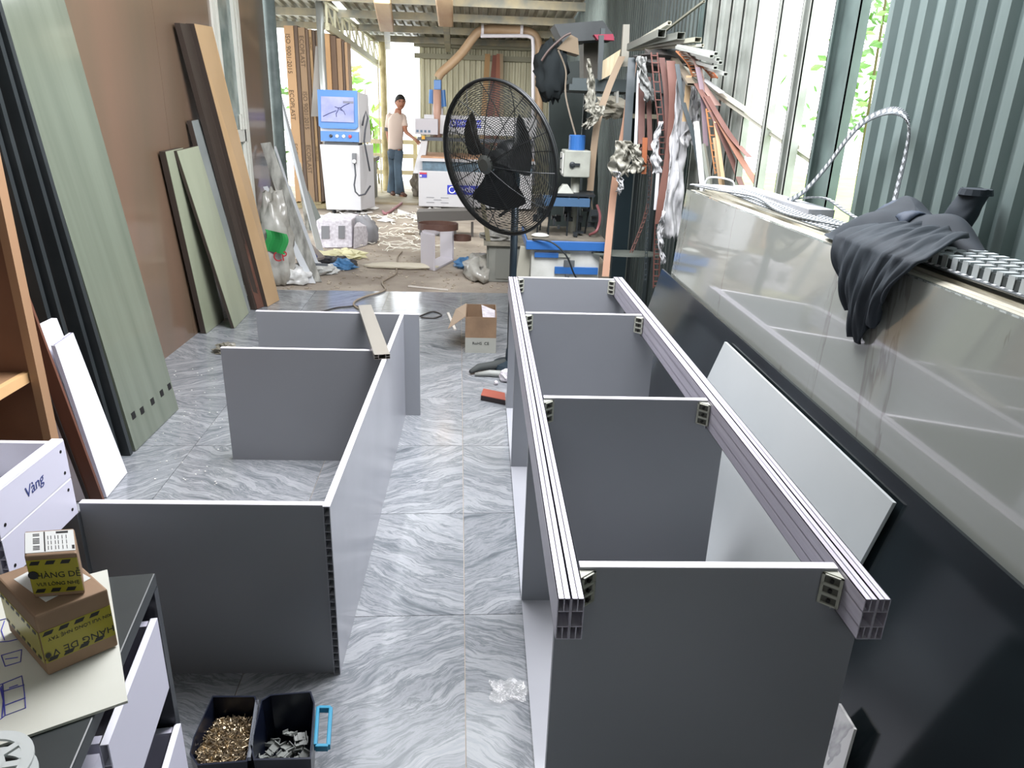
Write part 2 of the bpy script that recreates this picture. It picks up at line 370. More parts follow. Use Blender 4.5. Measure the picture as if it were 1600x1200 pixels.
# ---------------------------------------------------------------- slab stack against the right wall
def marble_mat(name, base, vein, ang=.0, rough=.12):
    m = bpy.data.materials.new(name); m.use_nodes = True; nt = m.node_tree; b = nt.nodes['Principled BSDF']
    tc = nt.nodes.new('ShaderNodeTexCoord'); mp = nt.nodes.new('ShaderNodeMapping'); mp.inputs['Scale'].default_value = (1, 1.5, .55); mp.inputs['Rotation'].default_value = (ang, 0, 0)
    n = nt.nodes.new('ShaderNodeTexNoise'); n.inputs['Scale'].default_value = 1.15; n.inputs['Detail'].default_value = 7; n.inputs['Roughness'].default_value = .55; n.inputs['Distortion'].default_value = .6
    nt.links.new(tc.outputs['Object'], mp.inputs[0]); nt.links.new(mp.outputs[0], n.inputs[0])
    r = nt.nodes.new('ShaderNodeValToRGB'); e = r.color_ramp.elements; e[0].position = .49; e[0].color = lin(base); e[1].position = .515; e[1].color = lin(base)
    k = e.new(.5); k.color = lin(vein); k = e.new(.496); k.color = lin(base)
    nt.links.new(n.outputs[0], r.inputs[0]); nt.links.new(r.outputs[0], b.inputs['Base Color'])
    b.inputs['Roughness'].default_value = rough; b.inputs['Specular IOR Level'].default_value = .8; b.inputs['Coat Weight'].default_value = 1 if rough < .2 else 0; b.inputs['Coat Roughness'].default_value = .04; b.inputs['Coat IOR'].default_value = 1.7; return m
marb = marble_mat('marble_print', '90958f', '7b7b76')
st = thing('sheet_stack', (1.0, 1.5, 0), 'tall stack of glossy cream marble-print sheets on edge by the metal wall', 'sheet stack')
edge_m = mat('sheet_edges', 'b0ab98', .35, c2='d8d5c6', scale=40, stretch=(30, .3, 2))
ZT = 1.135
def sheetpt(x, z): return .87 + .083 * z / ZT + x
n = 11
for k in range(n):
    dx = k * .0195; g = .017; y0, y1 = -.6 - rnd.random() * .02, 3.44 + rnd.random() * .03; dz = rnd.uniform(-.006, .004) if k else 0
    mb = MB().hexa([(sheetpt(dx, 0), y0, 0), (sheetpt(dx + g, 0), y0, 0), (sheetpt(dx + g, 0), y1, 0), (sheetpt(dx, 0), y1, 0), (sheetpt(dx, ZT), y0, ZT + dz), (sheetpt(dx + g, ZT), y0, ZT + dz), (sheetpt(dx + g, ZT), y1, ZT + dz), (sheetpt(dx, ZT), y1, ZT + dz)])
    mb.build('sheet', marb if k == 0 else edge_m, st)
bk = mat('black_gloss_panel', '12171a', .16, c2='1a2225', scale=3, spec=.6)
mb = MB().slab([(.752, .3, .004), (.752, 3.66, .004), (.906, 3.56, .738), (.906, .3, .738)], (.008, 0, .0))
tag(mb.build('gloss_sheet', bk), 'long glossy black panel leaning on the marble-print sheet stack', 'panel')
wp = mat('pale_board', 'b3b8b8', .3, c2='a9afaf', scale=2)
mb = MB().slab([(.736, 1.36, .004), (.736, 2.62, .004), (.889, 2.46, .7), (.889, 1.318, .7)], (-.008, 0, 0.001))
tag(mb.build('grey_board', wp), 'pale grey rectangular board leaning on the glossy black panel', 'board')
mo = thing('marble_offcut', (.77, 1.12, 0), 'small white marble-look offcut between the tall frame and black panel', 'offcut')
MB().slab([(.740, 1.06, .003), (.740, 1.27, .003), (.787, 1.185, .287), (.787, 1.115, .287)], (-.006, 0, .001)).build('sheet', marble_mat('offcut_marble', 'c9c9c6', '8f8f8f', .4), mo)
MB().slab([(.731, .99, .003), (.731, 1.12, .003), (.757, 1.04, .16), (.757, .96, .16)], (-.006, 0, .001)).build('sheet', MATS.get('x') or marble_mat('offcut_marble2', 'c4c4c2', '909090', .2), mo)

# ---------------------------------------------------------------- big panels leaning on the left wall
def lean(name, bl, br, tl, tr, t, m, label, cat='panel', group=None, tdir=(-1, 0, 0)):
    o = MB().slab([bl, br, tr, tl], V(tdir) * t).build(name, m)
    return tag(o, label, cat, group)
glossg = mat('olive_gloss', '636a5d', .2, c2='6f7668', scale=2, stretch=(1, 6, .25), bump=.015, detail=5, coat=.9)
TOPZ = 2.3
def onw(v): pass
gy0, gy1 = 2.935, 3.415
gp = lean('glossy_panel', (-1.493, gy0, .004), (-1.493, gy1, .004), (-1.843, gy0 + .12, TOPZ), (-1.843, gy1 + .12, TOPZ), .022, glossg, 'wide glossy olive-grey panel with black slots near its foot, leaning on the brown wall')
dir_up = V((-.35, .12, TOPZ)).normalized()
for yy in (3.0, 3.08, 3.19, 3.295, 3.385):
    base = V((-1.493, yy, .004)) + dir_up * (.115 if yy > 3.01 else .125) + V((.0012, 0, .0))
    q = [base + V((0, -.017, 0)), base + V((0, .017, 0)), base + V((0, .017, 0)) + dir_up * .03, base + V((0, -.017, 0)) + dir_up * .03]
    MB().slab(q, (-.004, 0, 0)).build('slot', mat('slot_black', '0c0c0c', .7), gp)
gun = mat('gunmetal', '3f4446', .35, metal=.4, c2='34393b', scale=5)
for k, (yy, xx, zt) in enumerate(((2.905, -1.497, 2.28), (2.868, -1.53, 2.26), (2.80, -1.57, 2.2), (2.76, -1.60, 2.1))):
    tx = max(xx - .30, -1.80); mb = MB().slab([(xx, yy - .012, .003), (xx, yy + .012, .003), (tx, yy + .1, zt), (tx, yy + .076, zt)], (-.055, 0, 0))
    tag(mb.build('metal_profile', gun), ['dark grey metal profile leaning right beside the wide glossy panel', 'second dark grey profile from the wide glossy panel', 'third dark grey profile from the wide glossy panel', 'shadowed dark profile farthest from the wide glossy panel'][k], 'profile', 'dark leaning profiles')
# ---------------------------------------------------------------- dark counter with white drawers, foreground
pvc = mat('white_pvc', 'd5d4e4', .35)
pvc2 = mat('white_pvc_rim', 'e9e9f2', .35)
blackg = mat('dark_counter_gloss', '20242a', .22, c2='292d30', scale=4)
blacktop = mat('dark_counter_top', '34393a', .4, c2='2c3132', scale=6)
A = V((-.468, .918, 0)); adir = V((.055, -.339, 0)).normalized(); bdir = V((-adir.y * -1, adir.x * -1, 0)); bdir = V((adir.y, -adir.x, 0))
def L(a, b, z): return A + adir * a + bdir * b + V((0, 0, z))
def lbox(mb, a0, a1, b0, b1, z0, z1): return mb.hexa([L(a0, b0, z0), L(a0, b1, z0), L(a1, b1, z0), L(a1, b0, z0), L(a0, b0, z1), L(a0, b1, z1), L(a1, b1, z1), L(a1, b0, z1)])
ct = thing('drawer_cabinet', A + bdir * .25 + adir * .4, 'dark counter cabinet with white drawers in the near corner, small boxes on top', 'cabinet')
lbox(MB(), 0, .86, 0, .52, .778, .8).build('worktop', blacktop, ct, bevel=.002)
lbox(MB(), 0, .018, 0, .5, 0, .778).build('side_panel', blackg, ct)
lbox(MB(), .84, .858, 0, .5, 0, .778).build('side_panel', blackg, ct)
lbox(MB(), .018, .84, .5, .515, 0, .778).build('back_panel', blackg, ct)
lbox(MB(), .018, .84, .02, .5, .08, .098).build('base_board', blackg, ct)
def drawer(a0, a1, b0, b1, z0, z1, parent):
    t = .012; mb = MB()
    # hollow pvc boards: skins and ribs
    def board(p0, p1, q0, q1, axis):
        lbox(mb, p0, p1, q0, q1, z0, z1)
    lbox(mb, a0, a0 + t, b0, b1, z0, z1); lbox(mb, a1 - t, a1, b0, b1, z0, z1); lbox(mb, a0 + t, a1 - t, b1 - t, b1, z0, z1)
    d = mb.build('drawer', pvc, parent)
    lbox(MB(), a0, a1, b0, b1, z0 - .003, z0).build('drawer_bottom', mat('drawer_inside', 'b4b4bb', .5), d)
    f = MB(); s = .0012; w_ = .009
    lbox(f, a0 - .004, a1 + .004, b0 - s, b0, z0 - .006, z1 + .001); lbox(f, a0 - .004, a1 + .004, b0 - w_, b0 - w_ - s, z0 - .006, z1 + .001)
    for k in range(5): z = z0 - .006 + (z1 - z0 + .007 - s) * k / 4; lbox(f, a0 - .004, a1 + .004, b0 - w_, b0, z, z + s)
    f.build('drawer_front', pvc2, d)
    lbox(MB(), a0 - .004, a1 + .004, b0 - w_ - s - .0002, b0 - w_ - s, z0 - .006, z1 + .001).build('front_face', pvc, d)
    return d
drawer(.034, .255, .008, .40, .62, .742, ct)
drawer(.022, .30, .004, .40, .36, .53, ct)
d3 = MB(); lbox(d3, .27, .83, .004, .018, .62, .742); d3.build('drawer_front', pvc, ct)
# cream sheet with pen sketches, laid on the counter
crm = mat('cream_sheet_board', 'c9cac0', .5, c2='c2c3b8', scale=6)
cb = thing('sketch_board', (-.5, .72, .802), 'cream board with blue pen sketches of cabinets, lying under the taped boxes', 'board')
k1, k2, k3 = V((-.537, .92, .80)), V((-.395, .667, .80)), V((-.498, .607, .80)); k4 = k1 + (k3 - k2) * 1.5; k3 = k2 + (k3 - k2) * 1.5
MB().prism([k1 + V((0, 0, .0005)), k2 + V((0, 0, .0005)), k3 + V((0, 0, .0005)), k4 + V((0, 0, .0005))], (0, 0, .0035)).build('sheet', crm, cb)
pen = mat('blue_pen', '3c3fa0', .6)
def penline(pts, parent, z=.8045, r=.0006, m=pen):
    return MB().tube([V((p[0], p[1], z)) for p in pts], r, 5).build('pen_line', m, parent)
def GP(u, v, z=.8045): return GZ(u, v, z)
for poly in ([(0, 969), (12, 966), (22, 964), (32, 961)], [(0, 1003), (14, 1002), (30, 998)], [(7, 970), (2, 985), (7, 1000)], [(2, 1024), (34, 1015), (32, 1034), (8, 1041), (2, 1024)], [(8, 1030), (28, 1027)], [(0, 1070), (34, 1056), (38, 1082), (40, 1106), (8, 1118), (2, 1072)], [(6, 1080), (38, 1070)], [(8, 1102), (40, 1090)], [(14, 1075), (28, 1070)], [(16, 1099), (26, 1095)], [(4, 1068), (8, 1118), (0, 1124)], [(0, 1074), (5, 1095), (3, 1122)]):
    penline([GP(*q) for q in poly], cb)
# cardboard parcels
card = mat('cardboard', '806852', .7, c2='90765d', scale=12, bump=.05)
tapem = mat('yellow_tape', 'a39a24', .3, c2='938a1e', scale=12); blk = mat('print_black', '16171a', .5); paper = mat('label_paper', 'c9cbc8', .6)
def parcel(name, c00, u_, v_, h, z, label, parts):
    """c00 near-left foot, u_ along the front, v_ to the back"""
    t = thing(name, (c00 + (u_ + v_) / 2) + V((0, 0, 0)), label, 'box', 'taped parcels'); up = V((0, 0, h))
    MB().hexa([c00, c00 + u_, c00 + u_ + v_, c00 + v_, c00 + up, c00 + u_ + up, c00 + u_ + v_ + up, c00 + v_ + up]).build('carton', card, t, bevel=.0025)
    return t
def frontband(t, c00, u_, n_, z0, z1, h, flip, lines, size):
    """yellow warning tape on a box face: origin c00, along u_, outward n_"""
    un = u_.normalized(); n_ = n_.normalized(); e = n_ * .0006; L_ = u_.length
    q = [c00 + V((0, 0, z0)) + un * .001, c00 + un * (L_ - .001) + V((0, 0, z0)), c00 + un * (L_ - .001) + V((0, 0, z1)), c00 + un * .001 + V((0, 0, z1))]
    tp = MB().slab(q, e).build('tape', tapem, t); mb = MB(); k = 0; s = .0095
    while .003 + k * .0165 + s < L_ - .002:
        a = .003 + k * .0165
        for zz in (z0 + .0015, z1 - .0065):
            mb.slab([c00 + un * a + V((0, 0, zz)) + e, c00 + un * (a + s) + V((0, 0, zz)) + e, c00 + un * (a + s + .003) + V((0, 0, zz + .005)) + e, c00 + un * (a + .003) + V((0, 0, zz + .005)) + e], n_ * .0003)
        k += 1
    mb.build('stripes', blk, tp)
    up = V((0, 0, 1)); 
    for body, sz, along, zz in lines:
        if flip: text(body, sz, c00 + un * along + V((0, 0, zz)) + e * 1.3, -un, -up, blk, tp, thick=.0002)
        else: text(body, sz, c00 + un * along + V((0, 0, zz)) + e * 1.3, un, up, blk, tp, thick=.0002)
c0 = V((-.503, .704, .8055)); c1 = V((-.45, .753, .8055)); c3 = V((-.594, .783, .8055)); u1 = c1 - c0 ; u1 = u1 * 1.08; v1 = c3 - c0
bx = parcel('cardboard_parcel', c0, u1, v1, .085, .8, 'larger taped brown parcel, yellow warning tape upside down, under the small one', None)
frontband(bx, c0, u1, V((u1.y, -u1.x, 0)), .018, .062, .085, True, [('HÀNG DỄ VỠ', .0125, u1.length - .001, .033), ('XIN VUI LÒNG NHẸ TAY', .0062, u1.length - .001, .051)], 0)
frontband(bx, c3, c0 - c3, V((-.66, -.75, 0)), .018, .062, .085, True, [], 0)
MB().slab([c0 + u1 * .25 + v1 * .18 + V((0, 0, .085)), c0 + u1 * .95 + v1 * .3 + V((0, 0, .085)), c0 + u1 * .8 + v1 * .95 + V((0, 0, .085)), c0 + u1 * .15 + v1 * .8 + V((0, 0, .085))], (0, 0, .0005)).build('paper_label', paper, bx)
s0 = V((-.522, .738, .891)); su = V((.0555, .008, 0)); sv = V((-.031, .054, 0))
sb = parcel('cardboard_parcel', s0, su, sv, .058, .9, 'small taped parcel with a barcode label, standing on the larger parcel', None)
frontband(sb, s0, su, V((su.y, -su.x, 0)), .006, .052, .07, False, [('HÀNG DỄ', .0108, .0075, .027), ('VUI LÒNG NHẸ', .0066, .0065, .0165)], 0)
MB().lathe(s0 + V((.006, -.0012, .033)), [(.0055, 0), (.0055, .0005)], ax=V((su.y, -su.x, 0)), n=16).build('symbol', blk, sb)
lp = MB().slab([s0 + su * .02 + sv * .1 + V((0, 0, .058)), s0 + su * .98 + sv * .1 + V((0, 0, .058)), s0 + su * .98 + sv * .92 + V((0, 0, .058)), s0 + su * .02 + sv * .92 + V((0, 0, .058))], (0, 0, .0005)).build('paper_label', paper, sb)
mb = MB(); tz = .0586
for k in range(11):
    if k in (3, 8): continue
    a = .2 + k * .06; mb.slab([s0 + su * .17 + sv * a + V((0, 0, tz)), s0 + su * .30 + sv * a + V((0, 0, tz)), s0 + su * .30 + sv * (a + .03) + V((0, 0, tz)), s0 + su * .17 + sv * (a + .03) + V((0, 0, tz))], (0, 0, .0002))
mb.slab([s0 + su * .385 + sv * .12 + V((0, 0, tz)), s0 + su * .41 + sv * .12 + V((0, 0, tz)), s0 + su * .41 + sv * .9 + V((0, 0, tz)), s0 + su * .385 + sv * .9 + V((0, 0, tz))], (0, 0, .0002))
mb.slab([s0 + su * .63 + sv * .8 + V((0, 0, tz)), s0 + su * .87 + sv * .8 + V((0, 0, tz)), s0 + su * .87 + sv * .88 + V((0, 0, tz)), s0 + su * .63 + sv * .88 + V((0, 0, tz))], (0, 0, .0002))
mb.slab([s0 + su * .92 + sv * .16 + V((0, 0, tz)), s0 + su * .97 + sv * .16 + V((0, 0, tz)), s0 + su * .97 + sv * .3 + V((0, 0, tz)), s0 + su * .92 + sv * .3 + V((0, 0, tz))], (0, 0, .0002))
for q in (.46, .52, .6, .66, .74, .82):
    for g in range(3): mb.slab([s0 + su * q + sv * (.18 + g * .2) + V((0, 0, tz)), s0 + su * (q + .012) + sv * (.18 + g * .2) + V((0, 0, tz)), s0 + su * (q + .012) + sv * (.32 + g * .2) + V((0, 0, tz)), s0 + su * q + sv * (.32 + g * .2) + V((0, 0, tz))], (0, 0, .0002))
mb.build('print', blk, lp)
# white spool at the counter's edge
spl = thing('tape_spool', (-.483, .555, .806), 'white plastic spool with cut-outs at the counter edge, bottom left corner', 'spool')
mb = MB()
def ann(c, r0, r1, z0, z1, n=40):
    k = len(mb.v)
    for i in range(n):
        t = 2 * PI * i / n; d = V((math.cos(t), math.sin(t), 0))
        mb.v += [c + d * r0 + V((0, 0, z0)), c + d * r1 + V((0, 0, z0)), c + d * r1 + V((0, 0, z1)), c + d * r0 + V((0, 0, z1))]
    for i in range(n):
        a = k + 4 * i; b = k + 4 * ((i + 1) % n)
        for j in range(4): mb.f.append((a + j, b + j, b + (j + 1) % 4, a + (j + 1) % 4))
cs = V((-.483, .552, .806))
for z in (0, .022):
    ann(cs, .036, .047, z, z + .003); ann(cs, .010, .022, z, z + .003)
    for k in range(8): t = k * PI / 4 + .2; d = V((math.cos(t), math.sin(t), 0)); mb.bar(cs + d * .02 + V((0, 0, z + .0015)), cs + d * .038 + V((0, 0, z + .0015)), .007, .003)
ann(cs, .020, .022, .003, .022)
mb.build('flange', mat('spool_white', 'b8bdbb', .4), spl)

# ---------------------------------------------------------------- stacked white trays with handwriting
def tray(name, z0, z1, label):
    t = thing(name, (-1.2, 1.45, z0), label, 'tray', 'white open trays'); x1, x0, y0, y1 = -.965, -1.345, 1.312, 1.58; w_ = .014; s = .0016
    for a0, a1, b0, b1 in ((x1 - w_, x1, y0, y1), (x0, x0 + w_, y0, y1)):
        mb = MB().box((a0, b0, z0), (a0 + s, b1, z1)).box((a1 - s, b0, z0), (a1, b1, z1))
        for k in range(5): z = z0 + (z1 - z0 - s) * k / 4; mb.box((a0 + s, b0, z), (a1 - s, b1, z + s))
        mb.build('side', pvc, t)
    MB().box((x0 + w_, y1 - w_, z0), (x1 - w_, y1, z1 - .002)).build('end_wall', pvc2, t)
    MB().box((x0 + w_, y0, z0), (x1 - w_, y0 + w_, z1 - .002)).build('end_wall', pvc2, t)
    MB().box((x0 + w_, y0 + w_, z0), (x1 - w_, y1 - w_, z0 + .006)).build('bottom', mat('drawer_inside', 'b4b4bb', .5), t)
    MB().box((x1 - w_ - .012, y0, z1), (x1 - .001, y1, z1 + .004)).build('rim_strip', pvc2, t)
    for yy, zz in ((y0 + .02, z0 + .02), (y1 - .02, z0 + .02), (y1 - .02, z1 - .02)): MB().lathe((x1 - .0005, yy, zz), [(.004, 0), (.004, .0012)], ax=(1, 0, 0), n=10).build('screw', mat('dark_screw', '2d2c2a', .4), t)
    return t
t1 = tray('white_tray', .602, .697, 'upper white tray with a handwritten word on its side')
tray('white_tray', .504, .597, 'lower white tray directly beneath the handwritten one')
text('Vàng', .036, (-.9644, 1.41, .637), (0, 1, .08), (0, .12, 1), mat('blue_ink', '3b4680', .6), t1, thick=.0003, name='handwriting')
sup = MB().box((-1.34, 1.34, 0), (-1.0, 1.56, .502)); tag(sup.build('storage_carton', card, bevel=.004), 'brown carton carrying the two white trays', 'box')
MB
pb = MB()
for k in range(3): pb.box((-1.07 + .003 * k, 1.585 + .02 * k, 0), (-.972, 1.603 + .02 * k, .495 - .002 * k))
tag(pb.build('spare_panel', lam), 'grey panels stacked upright just behind the corner of the low frame', 'panel')

# ---------------------------------------------------------------- open wooden cabinet at the left wall
tan = mat('tan_wood', 'a98869', .45, c2='9a785a', scale=3, stretch=(1, 1, .15), detail=6)
brn = mat('brown_inside', '7d5a45', .5, c2='6b4c3a', scale=3)
wc = thing('wooden_cabinet', (-1.6, 1.9, 0), 'tan open wooden cabinet with a shelf against the brown wall', 'cabinet')
MB().box((-1.86, 2.18, 0), (-1.385, 2.20, 1.35)).build('side_panel', brn, wc)
MB().box((-1.385, 2.165, 0), (-1.36, 2.205, 1.35)).build('edge_strip', tan, wc)
MB().box((-1.86, 1.28, 0), (-1.385, 1.30, 1.35)).build('side_panel', brn, wc)
MB().box((-1.865, 1.3, 0), (-1.85, 2.18, 1.35)).build('back_panel', brn, wc)
for z in (.62,): 
    s = MB().box((-1.85, 1.3, z), (-1.41, 2.18, z + .022)).build('shelf', tan, wc)
    MB().box((-1.41, 1.3, z - .006), (-1.39, 2.178, z + .026)).build('shelf_edge', mat('pale_wood', 'd8b07e', .45), s)
MB().box((-1.85, 1.3, .05), (-1.39, 2.18, .07)).build('base_board', tan, wc)
MB().box((-1.85, 1.3, 1.33), (-1.385, 2.18, 1.35)).build('top_board', tan, wc)
bl = MB().lathe((-1.43, 1.98, .505), [(.004, 0), (.008, .004), (.008, .035), (.003, .045), (.003, .06)], ax=(.8, -.6, .1), n=12)
tag(bl.build('marker_pen', mat('marker_blue', '3659a5', .4), smooth=False), 'small blue marker clipped inside the tan cabinet', 'pen')
bl2 = None
# boards leaning beside the cabinet
wal = mat('walnut_strip', '6a4638', .35, c2='55372c', scale=5, stretch=(1, 1, .1), detail=6)
ws = thing('wood_strip', (-1.45, 2.5, 0), 'dark walnut strip with a pale edge leaning beside the tan cabinet', 'board')
MB().slab([(-1.452, 2.47, .003), (-1.405, 2.47, .003), (-1.645, 2.56, 1.16), (-1.692, 2.56, 1.16)], (0, .012, 0)).build('face', wal, ws)
MB().slab([(-1.464, 2.464, .003), (-1.452, 2.464, .003), (-1.692, 2.554, 1.16), (-1.708, 2.554, 1.16)], (0, .016, 0)).build('edge', mat('black_edge', '2a2422', .5), ws)
wb = thing('white_board', (-1.45, 2.66, 0), 'white hollow board with a ribbed top end, behind the walnut strip', 'board', 'white leaning boards')
q = [V((-1.425, 2.53, .003)), V((-1.44, 2.735, .003)), V((-1.555, 2.74, .60)), V((-1.54, 2.585, .598))]
MB().slab(q, (-.002, 0, 0)).slab([p - V((.014, 0, 0)) for p in q], (-.002, 0, 0)).build('face', pvc2, wb)
mb = MB()
for k in range(12):
    a0 = q[0].lerp(q[1], k / 11); a1 = q[3].lerp(q[2], k / 11); mb.slab([a0 - V((.0025, 0, 0)), a0 + V((-.0025, .0015, 0)), a1 + V((-.0025, .0015, 0)), a1 - V((.0025, 0, 0))], (-.0112, 0, 0))
mb.build('ribs', pvc, wb)
wb2 = MB().slab([V((-1.475, 2.60, .003)), V((-1.47, 2.72, .003)), V((-1.60, 2.73, .66)), V((-1.60, 2.60, .66))], (-.02, 0, 0))
tag(wb2.build('white_board', pvc2), 'taller plain white board right behind the ribbed one', 'board', 'white leaning boards')
wb3 = MB().slab([V((-1.555, 2.50, .003)), V((-1.467, 2.50, .003)), V((-1.605, 2.545, .62)), V((-1.64, 2.545, .62))], (0, .01, 0))
tag(wb3.build('white_board', pvc2), 'narrow white sliver of board between tan cabinet and walnut strip', 'board', 'white leaning boards')

# ---------------------------------------------------------------- open parts case on the floor
navy = mat('navy_plastic', '141a2a', .28)
pc = thing('parts_case', (-.46, 1.28, 0), 'open dark parts case with two bins and a blue handle, on the floor', 'case')
zc = .14
def binn(poly, name):
    top = [GZ(u, v, zc) for u, v in poly]; cen = sum(top, V()) / len(top); bot = [cen + (p - cen) * .9 + V((0, 0, -zc + .004)) for p in top]; n = len(top); mb = MB(); inn = [cen + (p - cen) * .955 for p in top]; inb = [cen + (p - cen) * .86 + V((0, 0, -zc + .008)) for p in top]
    mb.v = top + bot + inn + inb
    for i in range(n):
        j = (i + 1) % n; mb.f += [(n + i, n + j, j, i), (i, j, 2 * n + j, 2 * n + i), (2 * n + i, 2 * n + j, 3 * n + j, 3 * n + i)]
    mb.f += [tuple(3 * n + i for i in range(n)), tuple(n + i for i in reversed(range(n)))]
    mb.build(name, navy, pc); return cen, inn, inb
cL, iL, bL = binn([(302, 1152), (332, 1087), (399, 1087), (404, 1100), (386, 1190), (308, 1196), (296, 1178)], 'bin')
cR, iR, bR = binn([(396, 1188), (391, 1165), (408, 1094), (422, 1085), (486, 1080), (492, 1098), (486, 1186)], 'bin')
tl = mat('teal_handle', '2f86a6', .35)
hb = [GZ(u, v, .11) for u, v in ((493, 1168), (513, 1168), (517, 1108), (497, 1108))]
mb = MB()
for a, b_ in ((0, 1), (1, 2), (2, 3)): mb.bar(hb[a], hb[b_], .009, .016)
mb.bar(hb[0], hb[3], .008, .02); mb.build('handle', tl, pc, bevel=.002)
MB().bar(GZ(402, 1096, .135), GZ(389, 1186, .135), .008, .01).build('hinge', mat('hinge_metal', '8d929a', .3, metal=.8), pc)
def inside(poly, p):
    c = False; j = len(poly) - 1
    for i in range(len(poly)):
        if (poly[i].y > p.y) != (poly[j].y > p.y) and p.x < (poly[j].x - poly[i].x) * (p.y - poly[i].y) / (poly[j].y - poly[i].y) + poly[i].x: c = not c
        j = i
    return c
def randin(poly, s=.9):
    cen = sum(poly, V()) / len(poly)
    while 1:
        p = V((rnd.uniform(min(q.x for q in poly), max(q.x for q in poly)), rnd.uniform(min(q.y for q in poly), max(q.y for q in poly)), 0))
        if inside([cen + (q - cen) * s for q in poly], p): return p
mb = MB()
for k in range(1100):
    p = randin(bL, .93); far = (p.y - cL.y) / .1; base = .105 - .02 * far - .18 * max(0, abs(p.x - cL.x) - .03)
    p.z = base + rnd.uniform(-.006, .006); d = V((rnd.uniform(-1, 1), rnd.uniform(-1, 1), rnd.uniform(-.45, .45))).normalized()
    mb.tube([p - d * .010, p + d * .004, p + d * .006, p + d * .008], [.0008, .0014, .0017, .0033], 5)
tag(mb.build('screws', mat('brass_screws', 'b3a080', .35, metal=.8, c2='7d7262', scale=60)), 'heap of small brass-coloured screws filling the first bin', 'screws', kind='stuff')
cen = sum(bL, V()) / len(bL); fl_ = MB().prism([V((c.x, c.y, 0)) * 1 for c in [cen + (q - cen) * .97 for q in bL]], (0, 0, .03))
# grey hinge clips in the second bin
cm = mat('clip_grey', '7b7f7b', .5)
mbc = MB().box((-.012, -.007, 0), (.012, .007, .0016)).box((-.012, -.007, 0), (-.0105, .007, .006)).box((.0105, -.007, 0), (.012, .007, .006)).box((-.004, -.007, .001), (.004, .007, .003))
k = 0
pos = []
while k < 34:
    p = randin(bR, .8)
    if p.y > cR.y + .035: continue
    if k == 0: o = mbc.build('plastic_clip', cm); first = o
    else: o = first.copy(); C.objects.link(o)
    tag(o, 'small grey plastic clip in the pile inside the second bin', 'clip', 'grey clips in the case')
    o.location = (p.x, p.y, .012 + .0032 * k * .6 + .004); o.rotation_euler = (rnd.uniform(-.5, .5), rnd.uniform(-.5, .5), rnd.uniform(0, 6)); o.scale = (1.25, 1.25, 1.25); k += 1
# crumpled clear plastic lying by the frame
cp = mat('clear_film', 'e2e2de', .06, alpha=.2, spec=.8)
def crumple(c, sx, sy, h, seed, n=16, amp=.02, rot=0):
    r = random.Random(seed); ph = [(r.uniform(8, 30), r.uniform(8, 30), r.uniform(0, 6)) for _ in range(6)]
    def fn(a, b):
        x = (a - .5) * sx; y = (b - .5) * sy; z = h + amp * sum(math.sin(p * a * 1.6 + q * b * 1.6 + s) for p, q, s in ph) / 3
        x += .06 * sx * math.sin(9 * b + seed); y += .06 * sy * math.sin(8 * a + seed)
        return V((c[0] + x * math.cos(rot) - y * math.sin(rot), c[1] + x * math.sin(rot) + y * math.cos(rot), max(c[2] + .001, c[2] + z)))
    return MB().grid(fn, n, n)
tag(crumple((.095, 1.52, 0), .095, .075, .008, 3, amp=.008).build('plastic_film', cp, smooth=True), 'crumpled clear plastic scrap on the tiles beside the tall frame', 'plastic')
# ---------------------------------------------------------------- panels leaning by the door
def lean2(name, bl, br, tl, tr, t, mface, mcore, label, group='panels leaning by the door', xt=-1.84):
    a, b_, c_, d_ = GZ(*bl, .003), GZ(*br, .003), GX(*tr, xt), GX(*tl, xt)
    root = thing(name, (a + b_) / 2, label, 'panel', group)
    MB().slab([a, b_, c_, d_], (-t, 0, 0)).build('core', mcore, root)
    MB().slab([a, b_, c_, d_], (.003, 0, 0)).build('face', mface, root)
    return root
dkb = mat('dark_brown_edge', '3c332d', .5); olv = mat('olive_board', 'a2a891', .3, c2='8f957f', scale=3, stretch=(1, 1, .2)); gry = mat('grey_board', '8f9492', .4, c2='7c8280', scale=3)
tanp = mat('tan_panel', 'b3956f', .35, c2='bfa07a', scale=2); rbn = mat('red_brown_panel', '6b4b3f', .4, c2='5a3f36', scale=4)
lean2('leaning_board', (379, 497), (391, 486), (299, 189), (313, 186), .03, gry, dkb, 'grey panel of middle height between olive and brown panels by the door', xt=-1.825)
lean2('leaning_board', (399, 484), (409, 480), (280, 36), (297, 38), .03, dkb, dkb, 'dark chocolate tall panel standing behind the tan-faced one', xt=-1.82)
lean2('leaning_board', (402, 483), (414, 478), (311, 166), (319, 164), .02, rbn, dkb, 'short red-brown panel squeezed between taller dark panels', xt=-1.80)
lean2('leaning_board', (418, 479), (436, 469), (303, 37), (331, 42), .05, tanp, dkb, 'tallest tan-faced panel leaning by the white door', xt=-1.79)
lean2('leaning_board', (322, 521), (350, 499), (258, 237), (285, 231), .035, olv, dkb, 'narrow olive panel nearest the brown wall', xt=-1.82)
lean2('leaning_board', (366, 513), (388, 489), (276, 236), (309, 228), .02, olv, dkb, 'wide olive-grey panel with a bright sheen, in front of the olive one', xt=-1.80)

